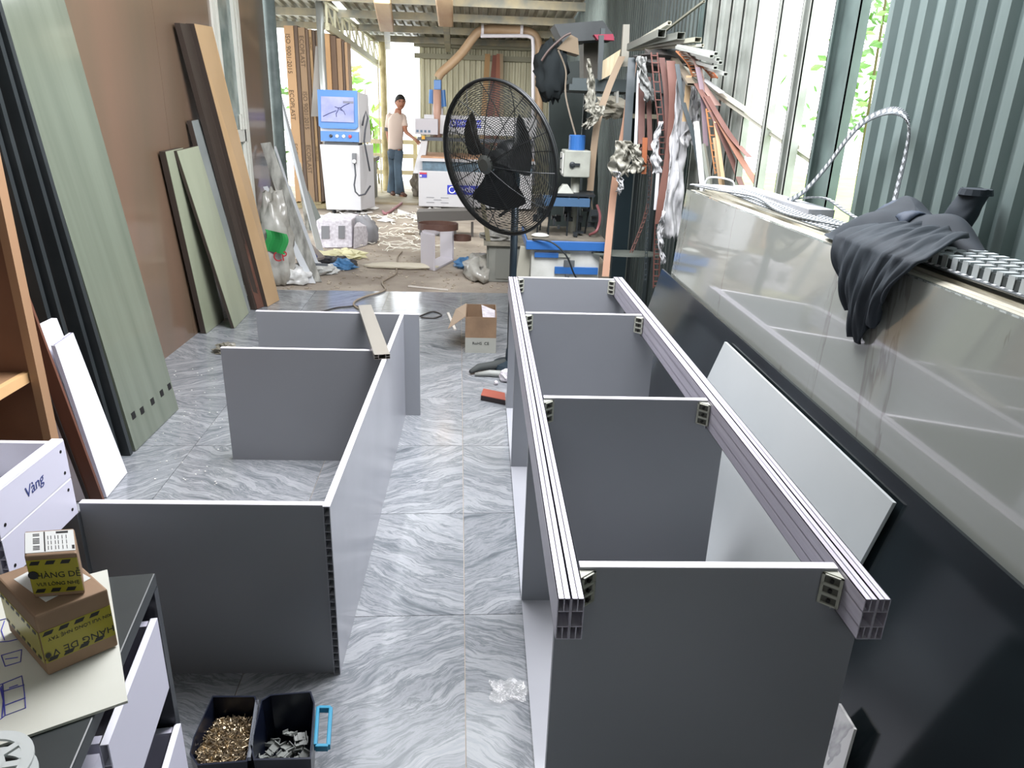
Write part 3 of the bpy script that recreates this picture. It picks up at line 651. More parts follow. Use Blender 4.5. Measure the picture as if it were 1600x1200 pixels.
# planks leaning round the pillar
def plank(bl, br, tl, tr, m, label, t=.02, ytop=None, name='plank', xb=None):
    if ytop > 7: a, b_ = GZ(*bl, .003), GZ(*br, .003)
    else:
        a, b_ = GY(*bl, ytop), GY(*br, ytop); e, g_ = GY(*tl, ytop), GY(*tr, ytop)
        a = e + (a - e) * (e.z / (e.z - a.z)); b_ = g_ + (b_ - g_) * (g_.z / (g_.z - b_.z)); a.z = b_.z = .003; a.y -= .12; b_.y -= .12
    c_, d_ = GY(*tr, ytop), GY(*tl, ytop)
    o = MB().slab([a, b_, c_, d_], (-.004, t, 0)).build(name, m); return tag(o, label, 'plank', 'offcut planks by the pillar')
conc = mat('weathered_plank', 'b4b4ac', .6, c2='74746e', scale=9, stretch=(2, 2, .6)); lgt = mat('light_plank', 'cfd3d6', .45); dgp = mat('dark_plank', '6c7270', .5)
plank((452, 352), (474, 352), (407, 224), (423, 222), conc, 'stained grey plank, broadest one beside the pillar', ytop=6.42)
plank((460, 380), (480, 376), (427, 281), (444, 277), conc, 'medium grey plank in front of the stained one', ytop=6.6)
plank((452, 372), (462, 372), (411, 292), (418, 291), lgt, 'narrow light plank at the brown wall end', ytop=6.36)
plank((462, 384), (470, 382), (425, 302), (432, 301), lgt, 'short light plank in the middle of the offcuts', ytop=6.5)
plank((472, 385), (490, 380), (442, 294), (453, 290), lgt, 'short broad white plank right of the offcuts', ytop=6.75)
plank((486, 395), (490, 394), (428, 229), (431, 228), lgt, 'thin white strip leaning across the offcuts', ytop=6.68)
plank((497, 398), (506, 395), (412, 82), (421, 80), lgt, 'longest pale plank leaning from the pillar top', t=.03, ytop=7.15)
plank((484, 360), (512, 362), (474, 300), (482, 299), dgp, 'dark grey plank at the far edge of the offcuts', ytop=8.8)
plank((478, 360), (492, 360), (462, 255), (470, 254), conc, 'upright grey block plank behind the thin white strip', ytop=8.7)

# plastic bag with red letters
film = mat('milky_film', 'c9c8c0', .25, alpha=.9, c2='9d9a90', scale=5, spec=.8); film_w = mat('white_film', 'dedfdd', .3, c2='b9bab6', scale=14, spec=.6)
def lump(c, rx, ry, rz, seed, amp=.12, nu=28, nv=18, fz=None):
    r = random.Random(seed); ph = [(V((r.uniform(-1, 1), r.uniform(-1, 1), r.uniform(-1, 1))).normalized() * r.uniform(3, 9), r.uniform(0, 6)) for _ in range(9)]
    def fn(a, b):
        th = 2 * PI * a; f = PI * b; d = V((math.cos(th) * math.sin(f), math.sin(th) * math.sin(f), math.cos(f)))
        k = 1 + amp * sum(abs(math.sin(p.dot(d) + s)) - .5 for p, s in ph) / 2.2
        return V((c[0] + d.x * rx * k, c[1] + d.y * ry * k, max(.002, c[2] + d.z * rz * k)))
    return MB().grid(fn, nu, nv)
bag = thing('plastic_bag', (-1.70, 6.2, 0), 'crumpled milky plastic bag with green print and red letters, by the tan panel', 'bag')
lump((-1.715, 6.2, .33), .115, .12, .36, 4, .3).build('film', film, bag, smooth=True)
g = GY(431, 386, 6.56)
def gpatch(a, b):
    p = GY(414 + 34 * a + 3 * math.sin(5 * b), 362 + 32 * b + 8 * (a - .5), 6.03 + .02 * math.sin(6 * a)); return p
MB().grid(gpatch, 8, 8).build('green_print', mat('print_green', '2f8f4a', .4), bag, solid=.002)
text('CP', .115, GY(428, 409, 6.02), (1, 0, .12), (-.12, 0, 1), mat('print_red', 'b2343c', .5), bag, thick=.002, sx=.85)
tag(lump((-1.60, 6.25, .05), .11, .08, .07, 9, .5).build('film_wrap', film_w, smooth=True), 'crumpled white film at the foot of the lettered bag', 'plastic')
# cardboard strips and blue tape in the heap
heapc = mat('greyish_card', 'a79d97', .7, c2='8f8680', scale=6)
def strip(px, w_, h_, m, label, ys, name='cardboard_strip', cat='cardboard'):
    pts = [GY(u, v, y) for (u, v), y in zip(px, ys)]
    mb = MB()
    for p, q in zip(pts[:-1], pts[1:]): mb.bar(p, q, w_, h_)
    return tag(mb.build(name, m), label, cat)
strip([(452, 360), (498, 405)], .14, .03, heapc, 'greyish cardboard strip sloping down over the heap', [7.3, 6.95])
strip([(448, 376), (488, 415)], .12, .02, heapc, 'lower cardboard strip beneath the sloping one', [7.0, 6.75])
strip([(470, 388), (484, 404)], .16, .034, mat('navy_tape', '37407f', .4), 'navy tape wound round the cardboard strip', [6.88, 6.78], 'tape_band', 'tape')
strip([(437, 345), (452, 375), (470, 400), (492, 413), (512, 414)], .02, .02, mat('cable_grey', '666b70', .5), 'grey cable snaking down the heap', [6.7, 6.6, 6.5, 6.45, 6.45], 'cable', 'cable')
for k, (u, v, m, s) in enumerate(((447, 436, 'print_blue', .055), (462, 433, 'print_blue2', .06), (520, 414, 'rag_black', .1), (536, 420, 'print_blue', .06), (497, 426, 'white_film', .09), (508, 407, 'rag_yellow', .1), (540, 402, 'rag_yellow', .09))):
    mm = mat(m, {'print_blue': '4a7aa6', 'print_blue2': '7aa3c0', 'rag_black': '26282e', 'rag_yellow': 'd8d3ab', 'white_film': 'dedfdd'}[m], .4)
    p = GZ(u, v)
    tag(lump((p.x, p.y, .02), s * 1.5, s, .045, 20 + k, .6, 18, 12).build('litter', mm), ['blue crumpled wrapper at the wall end of the heap', 'paler blue wrapper beside the first', 'black rag at the aisle edge of the heap', 'small blue scrap at the aisle tip of the heap', 'white film scrap in front of the heap', 'cream scrap behind the black rag', 'cream film curl farthest out in the aisle'][k], 'litter', 'scraps in the heap')
# polystyrene packing with two dark openings, behind the heap
fo = thing('foam_packing', (-1.55, 8.0, 0), 'printed white packing box with two dark window openings, in front of the control stand', 'packaging')
foam = mat('foam_white', 'd9d5da', .6, c2='b9b3ba', scale=30)
a = GZ(495, 388); b_ = GZ(550, 387); h = .29
mb = MB().slab([a, b_, b_ + V((0, .06, h)), a + V((0, .06, h))], (0, .5, 0)); mb.build('box_body', foam, fo, bevel=.01)
for u0, u1 in ((.14, .36), (.62, .80)):
    q = [a.lerp(b_, u0) + V((0, .012, .10)), a.lerp(b_, u1) + V((0, .012, .10)), a.lerp(b_, u1) + V((0, .045, .23)), a.lerp(b_, u0) + V((0, .045, .23))]
    MB().slab([p + V((0, -.006, 0)) for p in q], (0, .02, 0)).build('opening', mat('grey_opening', '77777a', .7), fo)
tag(lump((-1.33, 8.35, .1), .15, .12, .17, 31, .25, 20, 12).build('grey_cushion', mat('cushion_grey', '8c8c90', .7), smooth=True), 'rounded grey foam piece beside the packing box', 'foam')
tag(MB().slab([GZ(552, 389), GZ(573, 383), GZ(573, 383) + V((.02, .1, .2)), GZ(552, 389) + V((.0, .1, .22))], (0, .2, .02)).build('carton_flap', foam), 'small open white carton right of the packing box', 'packaging')
# loose banding and film on the concrete
mb = MB(); r = random.Random(5)
for k in range(46):
    p = GZ(r.uniform(575, 668), r.uniform(338, 392)); pts = []; an = r.uniform(0, 6); L_ = r.uniform(.2, .6); cur = r.uniform(-4, 4)
    for i in range(10):
        s = i / 9; an += cur * .1; p = p + V((math.cos(an) * L_ / 9, math.sin(an) * L_ / 9, 0)); pts.append((p.x, p.y, .008 + .02 * abs(math.sin(i + k))))
    mb.tube(pts, .006, 4)
tag(mb.build('packing_straps', mat('strap_white', 'ece8dc', .5)), 'tangle of white packing straps strewn on the concrete', 'straps', kind='stuff')
mb = MB(); r = random.Random(8)
for k in range(60):
    p = GZ(r.uniform(500, 690), r.uniform(325, 348)); an = r.uniform(0, 3); s = r.uniform(.05, .22); d = V((math.cos(an), math.sin(an), 0)); e = V((-d.y, d.x, 0)) * r.uniform(.3, .8)
    mb.prism([p + V((0, 0, .004)), p + d * s + V((0, 0, .004)), p + d * s + e * s + V((0, 0, .004 + .05 * r.random())), p + e * s + V((0, 0, .01))], (0, 0, .006))
tag(mb.build('paper_litter', mat('litter_white', 'e9e7e4', .6)), 'white paper and film litter spread before the machine', 'litter', kind='stuff')
mb = MB(); r = random.Random(11)
for k in range(420):
    p = GZ(r.uniform(440, 800), r.uniform(365, 452)); an = r.uniform(0, 3); s = r.uniform(.008, .035); d = V((math.cos(an), math.sin(an), 0))
    mb.bar(p + V((0, 0, .003)), p + d * s + V((0, 0, .004)), s * .5, .003)
tag(mb.build('wood_chips', mat('chips_pale', 'cfc3b0', .7, c2='8b7a66', scale=3)), 'small pale chips and dust strewn over the concrete', 'chips', kind='stuff')

# little white box bench with rolled edging
bn = thing('box_bench', (-.42, 7.1, 0), 'small open white box stand with rolled brown edging on top, on the concrete', 'stand')
wht = mat('matt_white_board', 'c9c4ca', .5); z = .335
p1, p2, p3, p4 = GZ(660, 417), GZ(680, 423), GZ(709, 408), GZ(690, 402)
def leg(a, b_, h, name, t=.018):
    n_ = (b_ - a).normalized(); nn = V((n_.y, -n_.x, 0)) * t; return MB().prism([a, b_, b_ + nn, a + nn], (0, 0, h)).build(name, wht, bn)
leg(p1, p2, z, 'side_board'); leg(p4, p3, z, 'side_board')
MB().prism([p1, p2, p3, p4], (0, 0, .018)).build('bottom_board', wht, bn)
MB().prism([p1 + V((0, 0, z)), p2 + V((0, 0, z)), p2.lerp(p3, .25) + V((0, 0, z)), p1.lerp(p4, .25) + V((0, 0, z))], (0, 0, .016)).build('top_strip', wht, bn)
cedge = mat('edging_brown', '5a4038', .5, c2='6d5045', scale=5)
mb = MB(); c = V((-.42, 7.25, .37))
def coil(c, r0, turns, h, mb, n=30, w_=.06):
    prev = None
    for i in range(int(n * turns) + 1):
        t = 2 * PI * i / n; rr = r0 + .004 * i / n; p = c + V((math.cos(t) * rr, math.sin(t) * rr * .8, 0))
        if prev is not None: mb.bar(prev, p, .003, w_)
        prev = p
    return mb
tag(coil(c, .19, 2.4, .06, mb).build('edging_roll', cedge), 'loose coil of brown edge banding on the white box stand', 'edging')
tag(coil(V((-.2, 7.5, .22)), .1, 1.4, .05, MB(), w_=.05).build('edging_roll', cedge), 'smaller brown band loop hanging beside the box stand', 'edging')
pk = mat('dark_tapered_plank', '5d5a57', .6)
a, b_ = GY(651, 331, 8.9), GY(742, 329, 8.9); c_, d_ = GY(742, 344, 8.9), GY(652, 348, 8.9)
bb = thing('dark_beam', (a + b_) / 2 - V((0, 0, .2)), 'dark plank box lying across the front of the white machine', 'beam')
MB().slab([d_, c_, b_, a], (0, .3, 0)).build('plank_body', pk, bb)
for k in range(4): 
    u = 655 + 27 * k; p = GY(u, 347, 8.95); MB().box((p.x, p.y, 0), (p.x + .03, p.y + .03, p.z)).build('leg', pk, bb)
# cord, sticks, tape on the floor
def floortube(px, r_, m, label, name, cat, z=0):
    pts = [GZ(*p, r_ + z) for p in px]; out = []
    for i in range(len(pts) - 1):
        p0, p1_, p2_, p3_ = pts[max(i - 1, 0)], pts[i], pts[i + 1], pts[min(i + 2, len(pts) - 1)]
        for k in range(6):
            t = k / 6; out.append(.5 * ((2 * p1_) + (p2_ - p0) * t + (2 * p0 - 5 * p1_ + 4 * p2_ - p3_) * t * t + (-p0 + 3 * p1_ - 3 * p2_ + p3_) * t ** 3))
    out.append(pts[-1]); return tag(MB().tube(out, r_, 6).build(name, m, smooth=True), label, cat)
cord = mat('beige_cord', '9a8d7c', .6); blkc = mat('dark_cord', '3d3a38', .5)
floortube([(628, 393), (621, 402), (620, 418), (618, 428), (604, 436), (597, 442), (602, 452), (590, 458), (572, 463), (556, 470), (553, 477), (563, 484)], .008, cord, 'long beige cord winding from the concrete to the low frame', 'power_cord', 'cord')
floortube([(500, 488), (525, 481), (545, 479), (556, 478), (565, 484)], .006, blkc, 'dark cord reaching over the far panel of the low frame', 'power_cord', 'cord')
floortube([(656, 494), (676, 487), (690, 492), (678, 497), (658, 496)], .006, blkc, 'dark loop of cord beside the far end of the low frame', 'power_cord', 'cord')
floortube([(628, 317), (605, 333), (598, 330)], .02, mat('pink_hose', 'a8757a', .5), 'dusky pink hose on the floor before the man', 'hose', 'hose')
for u0, v0, u1, v1, lab in ((638, 447, 700, 453, 'thin white stick lying at the edge of the tiles'), (700, 489, 711, 515, 'short white stick pointing at the cardboard box'), (621, 364, 648, 366, 'thin brown stick among the packing straps')):
    m = mat('stick_white', 'd6d0c8', .5) if 'white' in lab else mat('stick_brown', '6b5a40', .6)
    tag(MB().bar(GZ(u0, v0, .006), GZ(u1, v1, .006), .018, .01).build('stick', m), lab, 'stick', 'sticks on the floor')
tag(lump((GZ(625, 419).x, GZ(625, 419).y, .02), .3, .05, .03, 41, .3, 24, 10).build('film_roll', mat('cream_film', 'cfc8b4', .5), smooth=True), 'long cream film roll lying left of the box stand', 'plastic')
tag(lump((GZ(748, 430).x, GZ(748, 430).y, .05), .12, .3, .1, 44, .4, 24, 12).build('plastic_bag', film, smooth=True), 'milky film heap leaning on the grey side cabinet', 'plastic')
tag(lump((GZ(730, 418).x, GZ(730, 418).y, .03), .09, .09, .05, 45, .5, 16, 10).build('litter', mat('print_blue', '4a7aa6', .4)), 'blue scrap beside the film heap in the aisle', 'litter')
# cardboard box by the tall frame
kb = thing('carton', (.05, 4.6, 0), 'open brown carton with white lower band, against the far end of the tall frame', 'box')
x0, x1, y0, y1, h = -.086, .11, 4.41, 4.74, .235; t = .005
mb = MB().box((x0, y0, .1), (x1, y0 + t, h)).box((x0, y1 - t, 0), (x1, y1, h)).box((x0, y0 + t, 0), (x0 + t, y1 - t, h)).box((x1 - t, y0 + t, 0), (x1, y1 - t, h)).box((x0 + t, y0 + t, 0), (x1 - t, y1 - t, t))
mb.build('walls', card, kb)
lb = MB().box((x0, y0, 0), (x1, y0 + t, .1)).build('white_band', mat('band_grey', 'a3a49c', .6), kb)
text('RoHS  CE', .026, (x0 + .045, y0 - .001, .055), (1, 0, 0), (0, 0, 1), blk, lb, thick=.0005)
MB().prism([(x0, y0, h), (x0, y1, h), (x0 - .07, y1 - .05, h - .03), (x0 - .11, y0 + .03, h - .09)], (.0, .0, .005)).build('flap', mat('card_light', 'a5917c', .7), kb)
MB().slab([(x0 + .11, y0 + .02, h - .02), (x1 - .006, y0 + .06, h - .03), (x1 - .006, y0 + .2, h - .01), (x0 + .10, y0 + .22, h + .02)], (0, 0, .004)).build('packing_sheet', foam, kb)
ro = MB().slab([GZ(751, 625, .0), GZ(792, 634, .0), GZ(795, 618, .0) + V((.1, .0, 0)), GZ(760, 615, 0)], (0, 0, .035))
rr = thing('board_offcut', (.1, 3.6, 0), 'red-brown board offcut lying on the tiles at the frame', 'offcut')
q = [V((.016, 3.60, .002)), V((.145, 3.535, .002)), V((.145, 3.64, .002)), V((.03, 3.70, .002))]
MB().slab(q, (0, 0, .026)).build('board_body', mat('offcut_black', '2a2021', .5), rr); MB().slab([p + V((0, 0, .026)) for p in q], (0, 0, .003)).build('red_face', mat('red_brown_face', '9a5446', .4), rr)
tag(MB().tube([GZ(735, 581, .02), GZ(748, 574, .03), GZ(770, 571, .03), GZ(795, 566, .03)], [.012, .022, .026, .028], 8).build('cloth_strap', mat('dark_cloth', '3c403f', .8), smooth=True), 'dark folded cloth tube lying before the open carton', 'cloth')
tag(MB().tube([GZ(742, 585, .012), GZ(765, 583, .02), GZ(795, 585, .02)], [.01, .02, .022], 8).build('film_tube', mat('grey_film', '8f928e', .5), smooth=True), 'pale grey film tube in front of the dark cloth', 'plastic')
tag(MB().lathe(GZ(775, 598, .012), [(.008, -.01), (.013, -.004), (.013, .004), (.008, .01)], ax=(.7, .5, 0), n=12).build('plastic_plug', foam), 'tiny white plug on the tiles near the grey film', 'plug')
tag(lump((.155, 3.9, .03), .03, .03, .04, 77, .2, 12, 8).build('foam_piece', foam), 'white foam lump touching the tall frame', 'foam')
tag(lump(tuple(GZ(352, 546, .02)), .05, .035, .03, 61, .7, 14, 10).build('film_scrap', mat('scrap_dark', '6f6c60', .4)), 'dark crumpled tape scrap just beyond the low frame', 'litter')
mb = MB(); r = random.Random(3)
for k in range(70):
    p = GZ(r.uniform(240, 350), r.uniform(575, 760)); s = r.uniform(.003, .007); mb.box((p.x, p.y, .0005), (p.x + s, p.y + s * r.uniform(.4, 1), .003))
tag(mb.build('tile_chips', mat('chip_white', 'dcdcd8', .5)), 'tiny white crumbs on the tiles beside the glossy panel', 'chips', kind='stuff')
# ---------------------------------------------------------------- machine control stand
white = mat('machine_white', 'c9c9cd', .35); mblue = mat('machine_blue', '4476b4', .35)
cs_ = thing('control_stand', (-1.9, 10.8, 0), 'white machine control stand with blue screen surround and button panel', 'machine')
y = 10.6
def pq(px, yy=y): return [GY(u, v, yy) for u, v in px]
bt = [V((-2.17, 10.6, .05)), V((-1.64, 10.6, .05)), V((-1.64, 10.6, .92)), V((-2.22, 10.6, .95))]
# lower body: tapering towards the foot
MB().hexa([(-2.19, 10.6, .06), (-1.7, 10.6, .06), (-1.56, 11.05, .06), (-2.05, 11.05, .06), (-2.22, 10.55, .94), (-1.68, 10.55, .94), (-1.56, 11.05, .94), (-2.12, 11.05, .94)]).build('lower_body', white, cs_, bevel=.01)
MB().hexa([(-2.22, 10.62, .97), (-1.68, 10.62, .97), (-1.58, 11.0, .97), (-2.12, 11.0, .97), (-2.22, 10.72, 1.63), (-1.70, 10.72, 1.63), (-1.60, 11.0, 1.60), (-2.12, 11.0, 1.60)]).build('upper_body', white, cs_, bevel=.01)
MB().box((-2.16, 10.57, .94), (-1.70, 10.95, .97)).build('shadow_gap', mat('gap_dark', '45484c', .6), cs_)
sfr = MB().prism([(-2.225, 10.62, 1.18), (-2.19, 10.62, 1.15), (-1.73, 10.62, 1.15), (-1.695, 10.62, 1.18), (-1.70, 10.70, 1.64), (-2.235, 10.70, 1.64)], (0, -.03, 0)).build('screen_surround', mblue, cs_)
scr = mat('screen_glow', '5f6690', .3, c2='8688b0', scale=3, emit=.35)
s_ = MB().slab([(-2.185, 10.584, 1.235), (-1.745, 10.584, 1.235), (-1.745, 10.645, 1.555), (-2.185, 10.645, 1.555)], (0, -.003, 0)).build('screen', scr, cs_)
ink = mat('screen_ink', '252b55', .4)
def on(x, z): return V((x, 10.584 + (z - 1.235) * .19 - .006, z))
for pts in ([(-2.0, 1.43), (-1.96, 1.415), (-1.93, 1.42), (-1.90, 1.39)], [(-1.95, 1.415), (-1.96, 1.38), (-1.985, 1.34), (-1.98, 1.3)], [(-1.93, 1.41), (-1.87, 1.45), (-1.80, 1.48)], [(-1.94, 1.40), (-1.88, 1.375), (-1.86, 1.33)], [(-1.98, 1.38), (-2.08, 1.34), (-2.16, 1.30)]):
    MB().tube([on(*p) for p in pts], .005, 5).build('screen_drawing', ink, s_)
MB().slab([on(-1.89, 1.475), on(-1.75, 1.475), on(-1.75, 1.505), on(-1.89, 1.505)], (0, -.002, 0)).build('screen_menu', mat('menu_grey', '6b6d80', .4), s_)
bp = MB().slab([(-2.20, 10.60, .985), (-1.685, 10.60, .985), (-1.685, 10.61, 1.115), (-2.20, 10.61, 1.115)], (0, -.05, 0)).build('button_panel', mblue, cs_)
for x, c_ in ((-2.06, '26262a'), (-1.975, 'dfe6e2'), (-1.885, 'dfe6e2'), (-1.80, 'c43a44')):
    MB().lathe((x, 10.55, 1.055), [(.022, 0), (.022, .012), (.013, .016), (.013, .03)], ax=(0, -1, 0), n=12).build('button', mat('button_' + c_, c_, .3), bp)
pd = MB().hexa([(-1.775, 10.50, .70), (-1.725, 10.50, .70), (-1.725, 10.54, .70), (-1.775, 10.54, .70), (-1.78, 10.50, .84), (-1.72, 10.50, .84), (-1.72, 10.54, .84), (-1.78, 10.54, .84)]).build('pendant', mat('pendant_grey', '6a6c70', .4), cs_, bevel=.006)
MB().lathe((-1.75, 10.50, .735), [(.026, 0), (.026, .012), (.012, .016)], ax=(0, -1, 0), n=14).build('dial', white, pd)
MB().tube([(-1.75, 10.52, .70), (-1.74, 10.5, .55), (-1.765, 10.5, .42), (-1.75, 10.48, .33), (-1.70, 10.47, .28), (-1.62, 10.5, .30), (-1.56, 10.62, .40)], .012, 6).build('pendant_cable', mat('cable_dark', '40434a', .5), cs_, smooth=True)
MB().tube([(-1.64, 10.62, 1.2), (-1.61, 10.58, 1.3), (-1.58, 10.58, 1.38), (-1.56, 10.6, 1.3), (-1.60, 10.6, 1.15), (-1.62, 10.6, 1.0), (-1.56, 10.62, .6)], .012, 6).build('side_cable', mat('cable_dark', '40434a', .5), cs_, smooth=True)
for dx in (-2.1, -1.75):
    for yy in (10.7, 10.98): MB().lathe((dx, yy, 0), [(.03, 0), (.03, .03), (.02, .06)], n=12).build('foot', mat('foot_black', '1c1c1e', .6), cs_)

# ---------------------------------------------------------------- boards standing on end behind the stand
pal = thing('pallet', (-2.3, 11.3, 0), 'low wooden pallet carrying the upright board bundles', 'pallet')
pw = mat('pallet_wood', 'a89a74', .7, c2='857a5c', scale=6)
for k in range(3): MB().box((-2.85, 11.15 + .2 * k, 0), (-1.75, 11.23 + .2 * k, .07)).build('bearer', pw, pal)
for k in range(6): MB().box((-2.85 + .18 * k, 11.12, .07), (-2.73 + .18 * k, 11.7, .09)).build('slat', pw, pal)
cols = ['ad8b66', '5c4a3c', '8c7358', '6a5646', 'a4855f', '5f4d40', '75624f', 'c39b6f', '6b5544', '9a7c5e', '5e4c40', 'a88867']
lab = ['tan carton-wrapped board bundle with printed edge, tallest of the upright boards', 'dark upright board beside the tan printed one', 'brown printed upright board in the middle of the row', 'narrow dark upright board after the printed brown one', 'light brown upright board next to the steel post', 'dark brown upright board just behind the steel post', 'greyish upright board right of the steel post', 'orange-tan upright board above the control stand', 'reddish upright board with pale edge above the stand', 'mid-brown upright board behind the blue screen', 'dark narrow upright board near the greenery', 'last light upright board at the greenery side']
px = [(453, 467), (468, 473), (474, 484), (485, 489), (490, 494), (495, 499), (500, 506), (509, 521), (522, 530), (531, 538), (539, 542), (543, 547)]
tp = [40, 40, 43, 46, 46, 47, 47, 52, 56, 60, 64, 66]
dkp = mat('carton_print', '4a3826', .7)
for k in range(12):
    yy = 11.2 + .01 * k; a = GY(px[k][0], 180, yy); b_ = GY(px[k][1], 180, yy); z1 = GY(px[k][0], tp[k], yy).z; a2 = GY(px[k][0], 320, yy); 
    m = mat('carton_' + cols[k], cols[k], .65, c2=cols[(k + 2) % 12], scale=2, stretch=(1, 1, .1), contrast=(.5, 1.2))
    zb = .09 if k < 10 else .0; t = thing('board_bundle', (a.x, yy, zb), lab[k], 'board', 'upright board bundles')
    mb = MB(); w_ = b_.x - a.x; mb.hexa([(a.x, yy, zb), (b_.x, yy, zb), (b_.x, yy + .3, zb), (a.x, yy + .3, zb), (a.x, yy, z1), (b_.x, yy, z1), (b_.x, yy + .3, z1), (a.x, yy + .3, z1)])
    mb.build('wrap', m, t)
    if k in (0, 2, 4):
        for q in range(3): text(['ISO 9001:2015', 'ECOPLAST', 'ECOPLAST'][(q + k) % 3], min(.085, w_ * .95), (a.x + w_ * .15, yy - .003, z1 - .1 - q * .72), (0, 0, -1), (1, 0, 0), dkp, t, thick=.001)
tag(MB().slab([GY(486, 182, 11.1), GY(497, 182, 11.1), GY(503, 72, 11.06), GY(493, 72, 11.06)], (0, .03, 0)).build('grey_cloth', mat('hanging_grey', '8f8b86', .8)), 'grey cloth hanging on the steel post', 'cloth')
struct(MB().tube([(GY(506, 140, 11.0).x, 11.0, 0), (GY(506, 140, 11.0).x, 11.0, 2.8)], .05, 12).build('column', mat('galvanised', 'b4b8b6', .35, metal=.6), smooth=True))
# steel lattice beam running back along the open side
lt = mat('lattice_paint', 'c2bfa4', .6)
tr = MB(); P = [V((-2.12, 11.0, 2.74)), V((-1.80, 14.5, 2.44))]; Q = [V((-2.12, 11.0, 2.44)), V((-1.80, 14.5, 2.10))]
tr.bar(P[0], P[1], .05, .05); tr.bar(Q[0], Q[1], .06, .09)
for k in range(9): tr.bar(P[0].lerp(P[1], k / 9), Q[0].lerp(Q[1], k / 9), .03, .03); tr.bar(P[0].lerp(P[1], k / 9), Q[0].lerp(Q[1], (k + 1) / 9), .02, .02)
struct(tr.build('trim_12', lt))
struct(MB().tube([(-1.75, 13.9, 0), (-1.75, 13.9, 2.5)], .06, 12).build('column', mat('bamboo_post', 'c9bd93', .6, c2='a39567', scale=6)))
for k, (u0, u1, v0, v1, col) in enumerate(((583, 590, 100, 322, 'c7bd92'), (591, 596, 100, 322, 'dcd6b4'), (569, 574, 130, 240, 'a9946a'))):
    yy = 13.2 + .1 * k; a, b_ = GY(u0, v0, yy), GY(u1, v1, yy)
    tag(MB().box((a.x, yy, 0), (b_.x, yy + .05, a.z)).build('timber_post', mat('post_' + col, col, .6)), ['cream timber post left of the man', 'paler timber post close beside the cream one', 'slim bamboo post between leaves and control stand'][k], 'post', 'posts on the open side')
fence = thing('rail_fence', (-2.0, 14.4, 0), 'low pale fence of rails behind the man', 'fence')
for z_ in (.25, .55, .8): MB().box((-3.4, 14.4, z_), (-1.2, 14.44, z_ + .08)).build('rail', mat('fence_rail', 'c4b898', .7), fence)
for x_ in (-3.3, -2.3, -1.3): MB().box((x_, 14.44, 0), (x_ + .08, 14.5, .95)).build('post', mat('fence_rail', 'c4b898', .7), fence)
tag(MB().box((-2.05, 12.3, 0), (-1.75, 12.7, .62)).box((-2.1, 12.25, .62), (-1.7, 12.75, .68)).build('side_table', mat('table_dark', '6f6a5c', .6)), 'small dark side table between the stand and the man', 'table')
struct(MB().box((-4.2, 11.9, -.004), (-1.0, 13.6, .03)).build('trim_13', mat('step_concrete', 'a89d84', .6, c2='8f856e', scale=4)))
# leaves outside
leafm = mat('leaf_bright', '9cc94a', .5, c2='5f9a2c', scale=3); leafd = mat('leaf_mid', '7fae52', .5, c2='4f7f35', scale=3)
def foliage(name, c, sx, sy, sz, n, size, m, label, seed, cat='shrub', group=None):
    r = random.Random(seed); mb = MB(); c = V(c)
    for k in range(n):
        p = c + V((r.gauss(0, .4) * sx, r.gauss(0, .4) * sy, r.uniform(-.5, .5) * sz)); d = V((r.gauss(0, 1), r.gauss(0, 1), r.gauss(0, .7))).normalized(); e = d.orthogonal().normalized(); s = size * r.uniform(.6, 1.3)
        mb.add([p, p + d * s * .5 + e * s * .28, p + d * s, p + d * s * .5 - e * s * .28, p + d * s * .5 + d.cross(e) * s * .06], [(0, 1, 4), (1, 2, 4), (2, 3, 4), (3, 0, 4)])
    t = thing(name, (c.x, c.y, 0), label, cat, group)
    mb.build('leaves', m, t)['kind'] = 'stuff'; st_ = MB()
    for k in range(5): st_.tube([(c.x + .1 * k - .2, c.y, 0), (c.x + .2 * (k - 2) * sx, c.y, c.z + sz * .3)], [.02, .01], 5)
    st_.build('stems', mat('stem', '6d6540', .7), t)['kind'] = 'stuff'
    return t
foliage('broadleaf_plant', (-2.25, 15.2, .75), .25, .3, 1.3, 34, .42, leafm, 'bright broadleaf plant beyond the fence, nearest the control stand', 1, 'plant')
foliage('broadleaf_plant', (-2.75, 15.4, 1.7), .5, .4, 1.0, 90, .22, leafm, 'taller leafy plant above the broadleaf plant', 2, 'plant')
foliage('tree', (-4.3, 15, 1.0), .7, .7, 1.8, 200, .22, leafd, 'green shrub seen between pillar and board bundles', 3, 'shrub')
foliage('tree', (4.1, 7.6, 2.5), .8, 1.6, 2.4, 900, .13, leafd, 'leafy tree seen through the widest open bay of the metal wall', 4, 'tree')
foliage('tree', (3.6, 4.9, 1.9), .3, .9, 1.6, 120, .1, leafd, 'thin shrub outside the narrow gap of the metal wall', 5, 'shrub')

# ---------------------------------------------------------------- router machine
rt_ = thing('router_machine', (.0, 12.0, 0), 'large white router machine with blue banners behind the fan', 'machine')
MB().box((-.96, 11.5, .03), (.78, 12.7, .56)).build('base', white, rt_, bevel=.01)
MB().box((-.90, 11.55, .56), (.78, 12.65, .70)).build('frame', mat('frame_blue_grey', '6f8a9c', .5, c2='51626f', scale=8), rt_)
MB().box((-.93, 11.5, .70), (.82, 12.7, .745)).build('table_edge', white, rt_)
MB().box((-.92, 11.52, .745), (.80, 12.68, .77)).build('table_bed', mat('table_tan', 'c69c7c', .6, c2='b08768', scale=6), rt_)
for xx in (-.96, .62):
    MB().hexa([(xx - .1, 11.7, .5), (xx + .06, 11.7, .5), (xx + .06, 12.1, .5), (xx - .1, 12.1, .5), (xx + .02, 11.9, .98), (xx + .12, 11.9, .98), (xx + .12, 12.3, .98), (xx + .02, 12.3, .98)]).build('gantry_leg', white, rt_, bevel=.01)
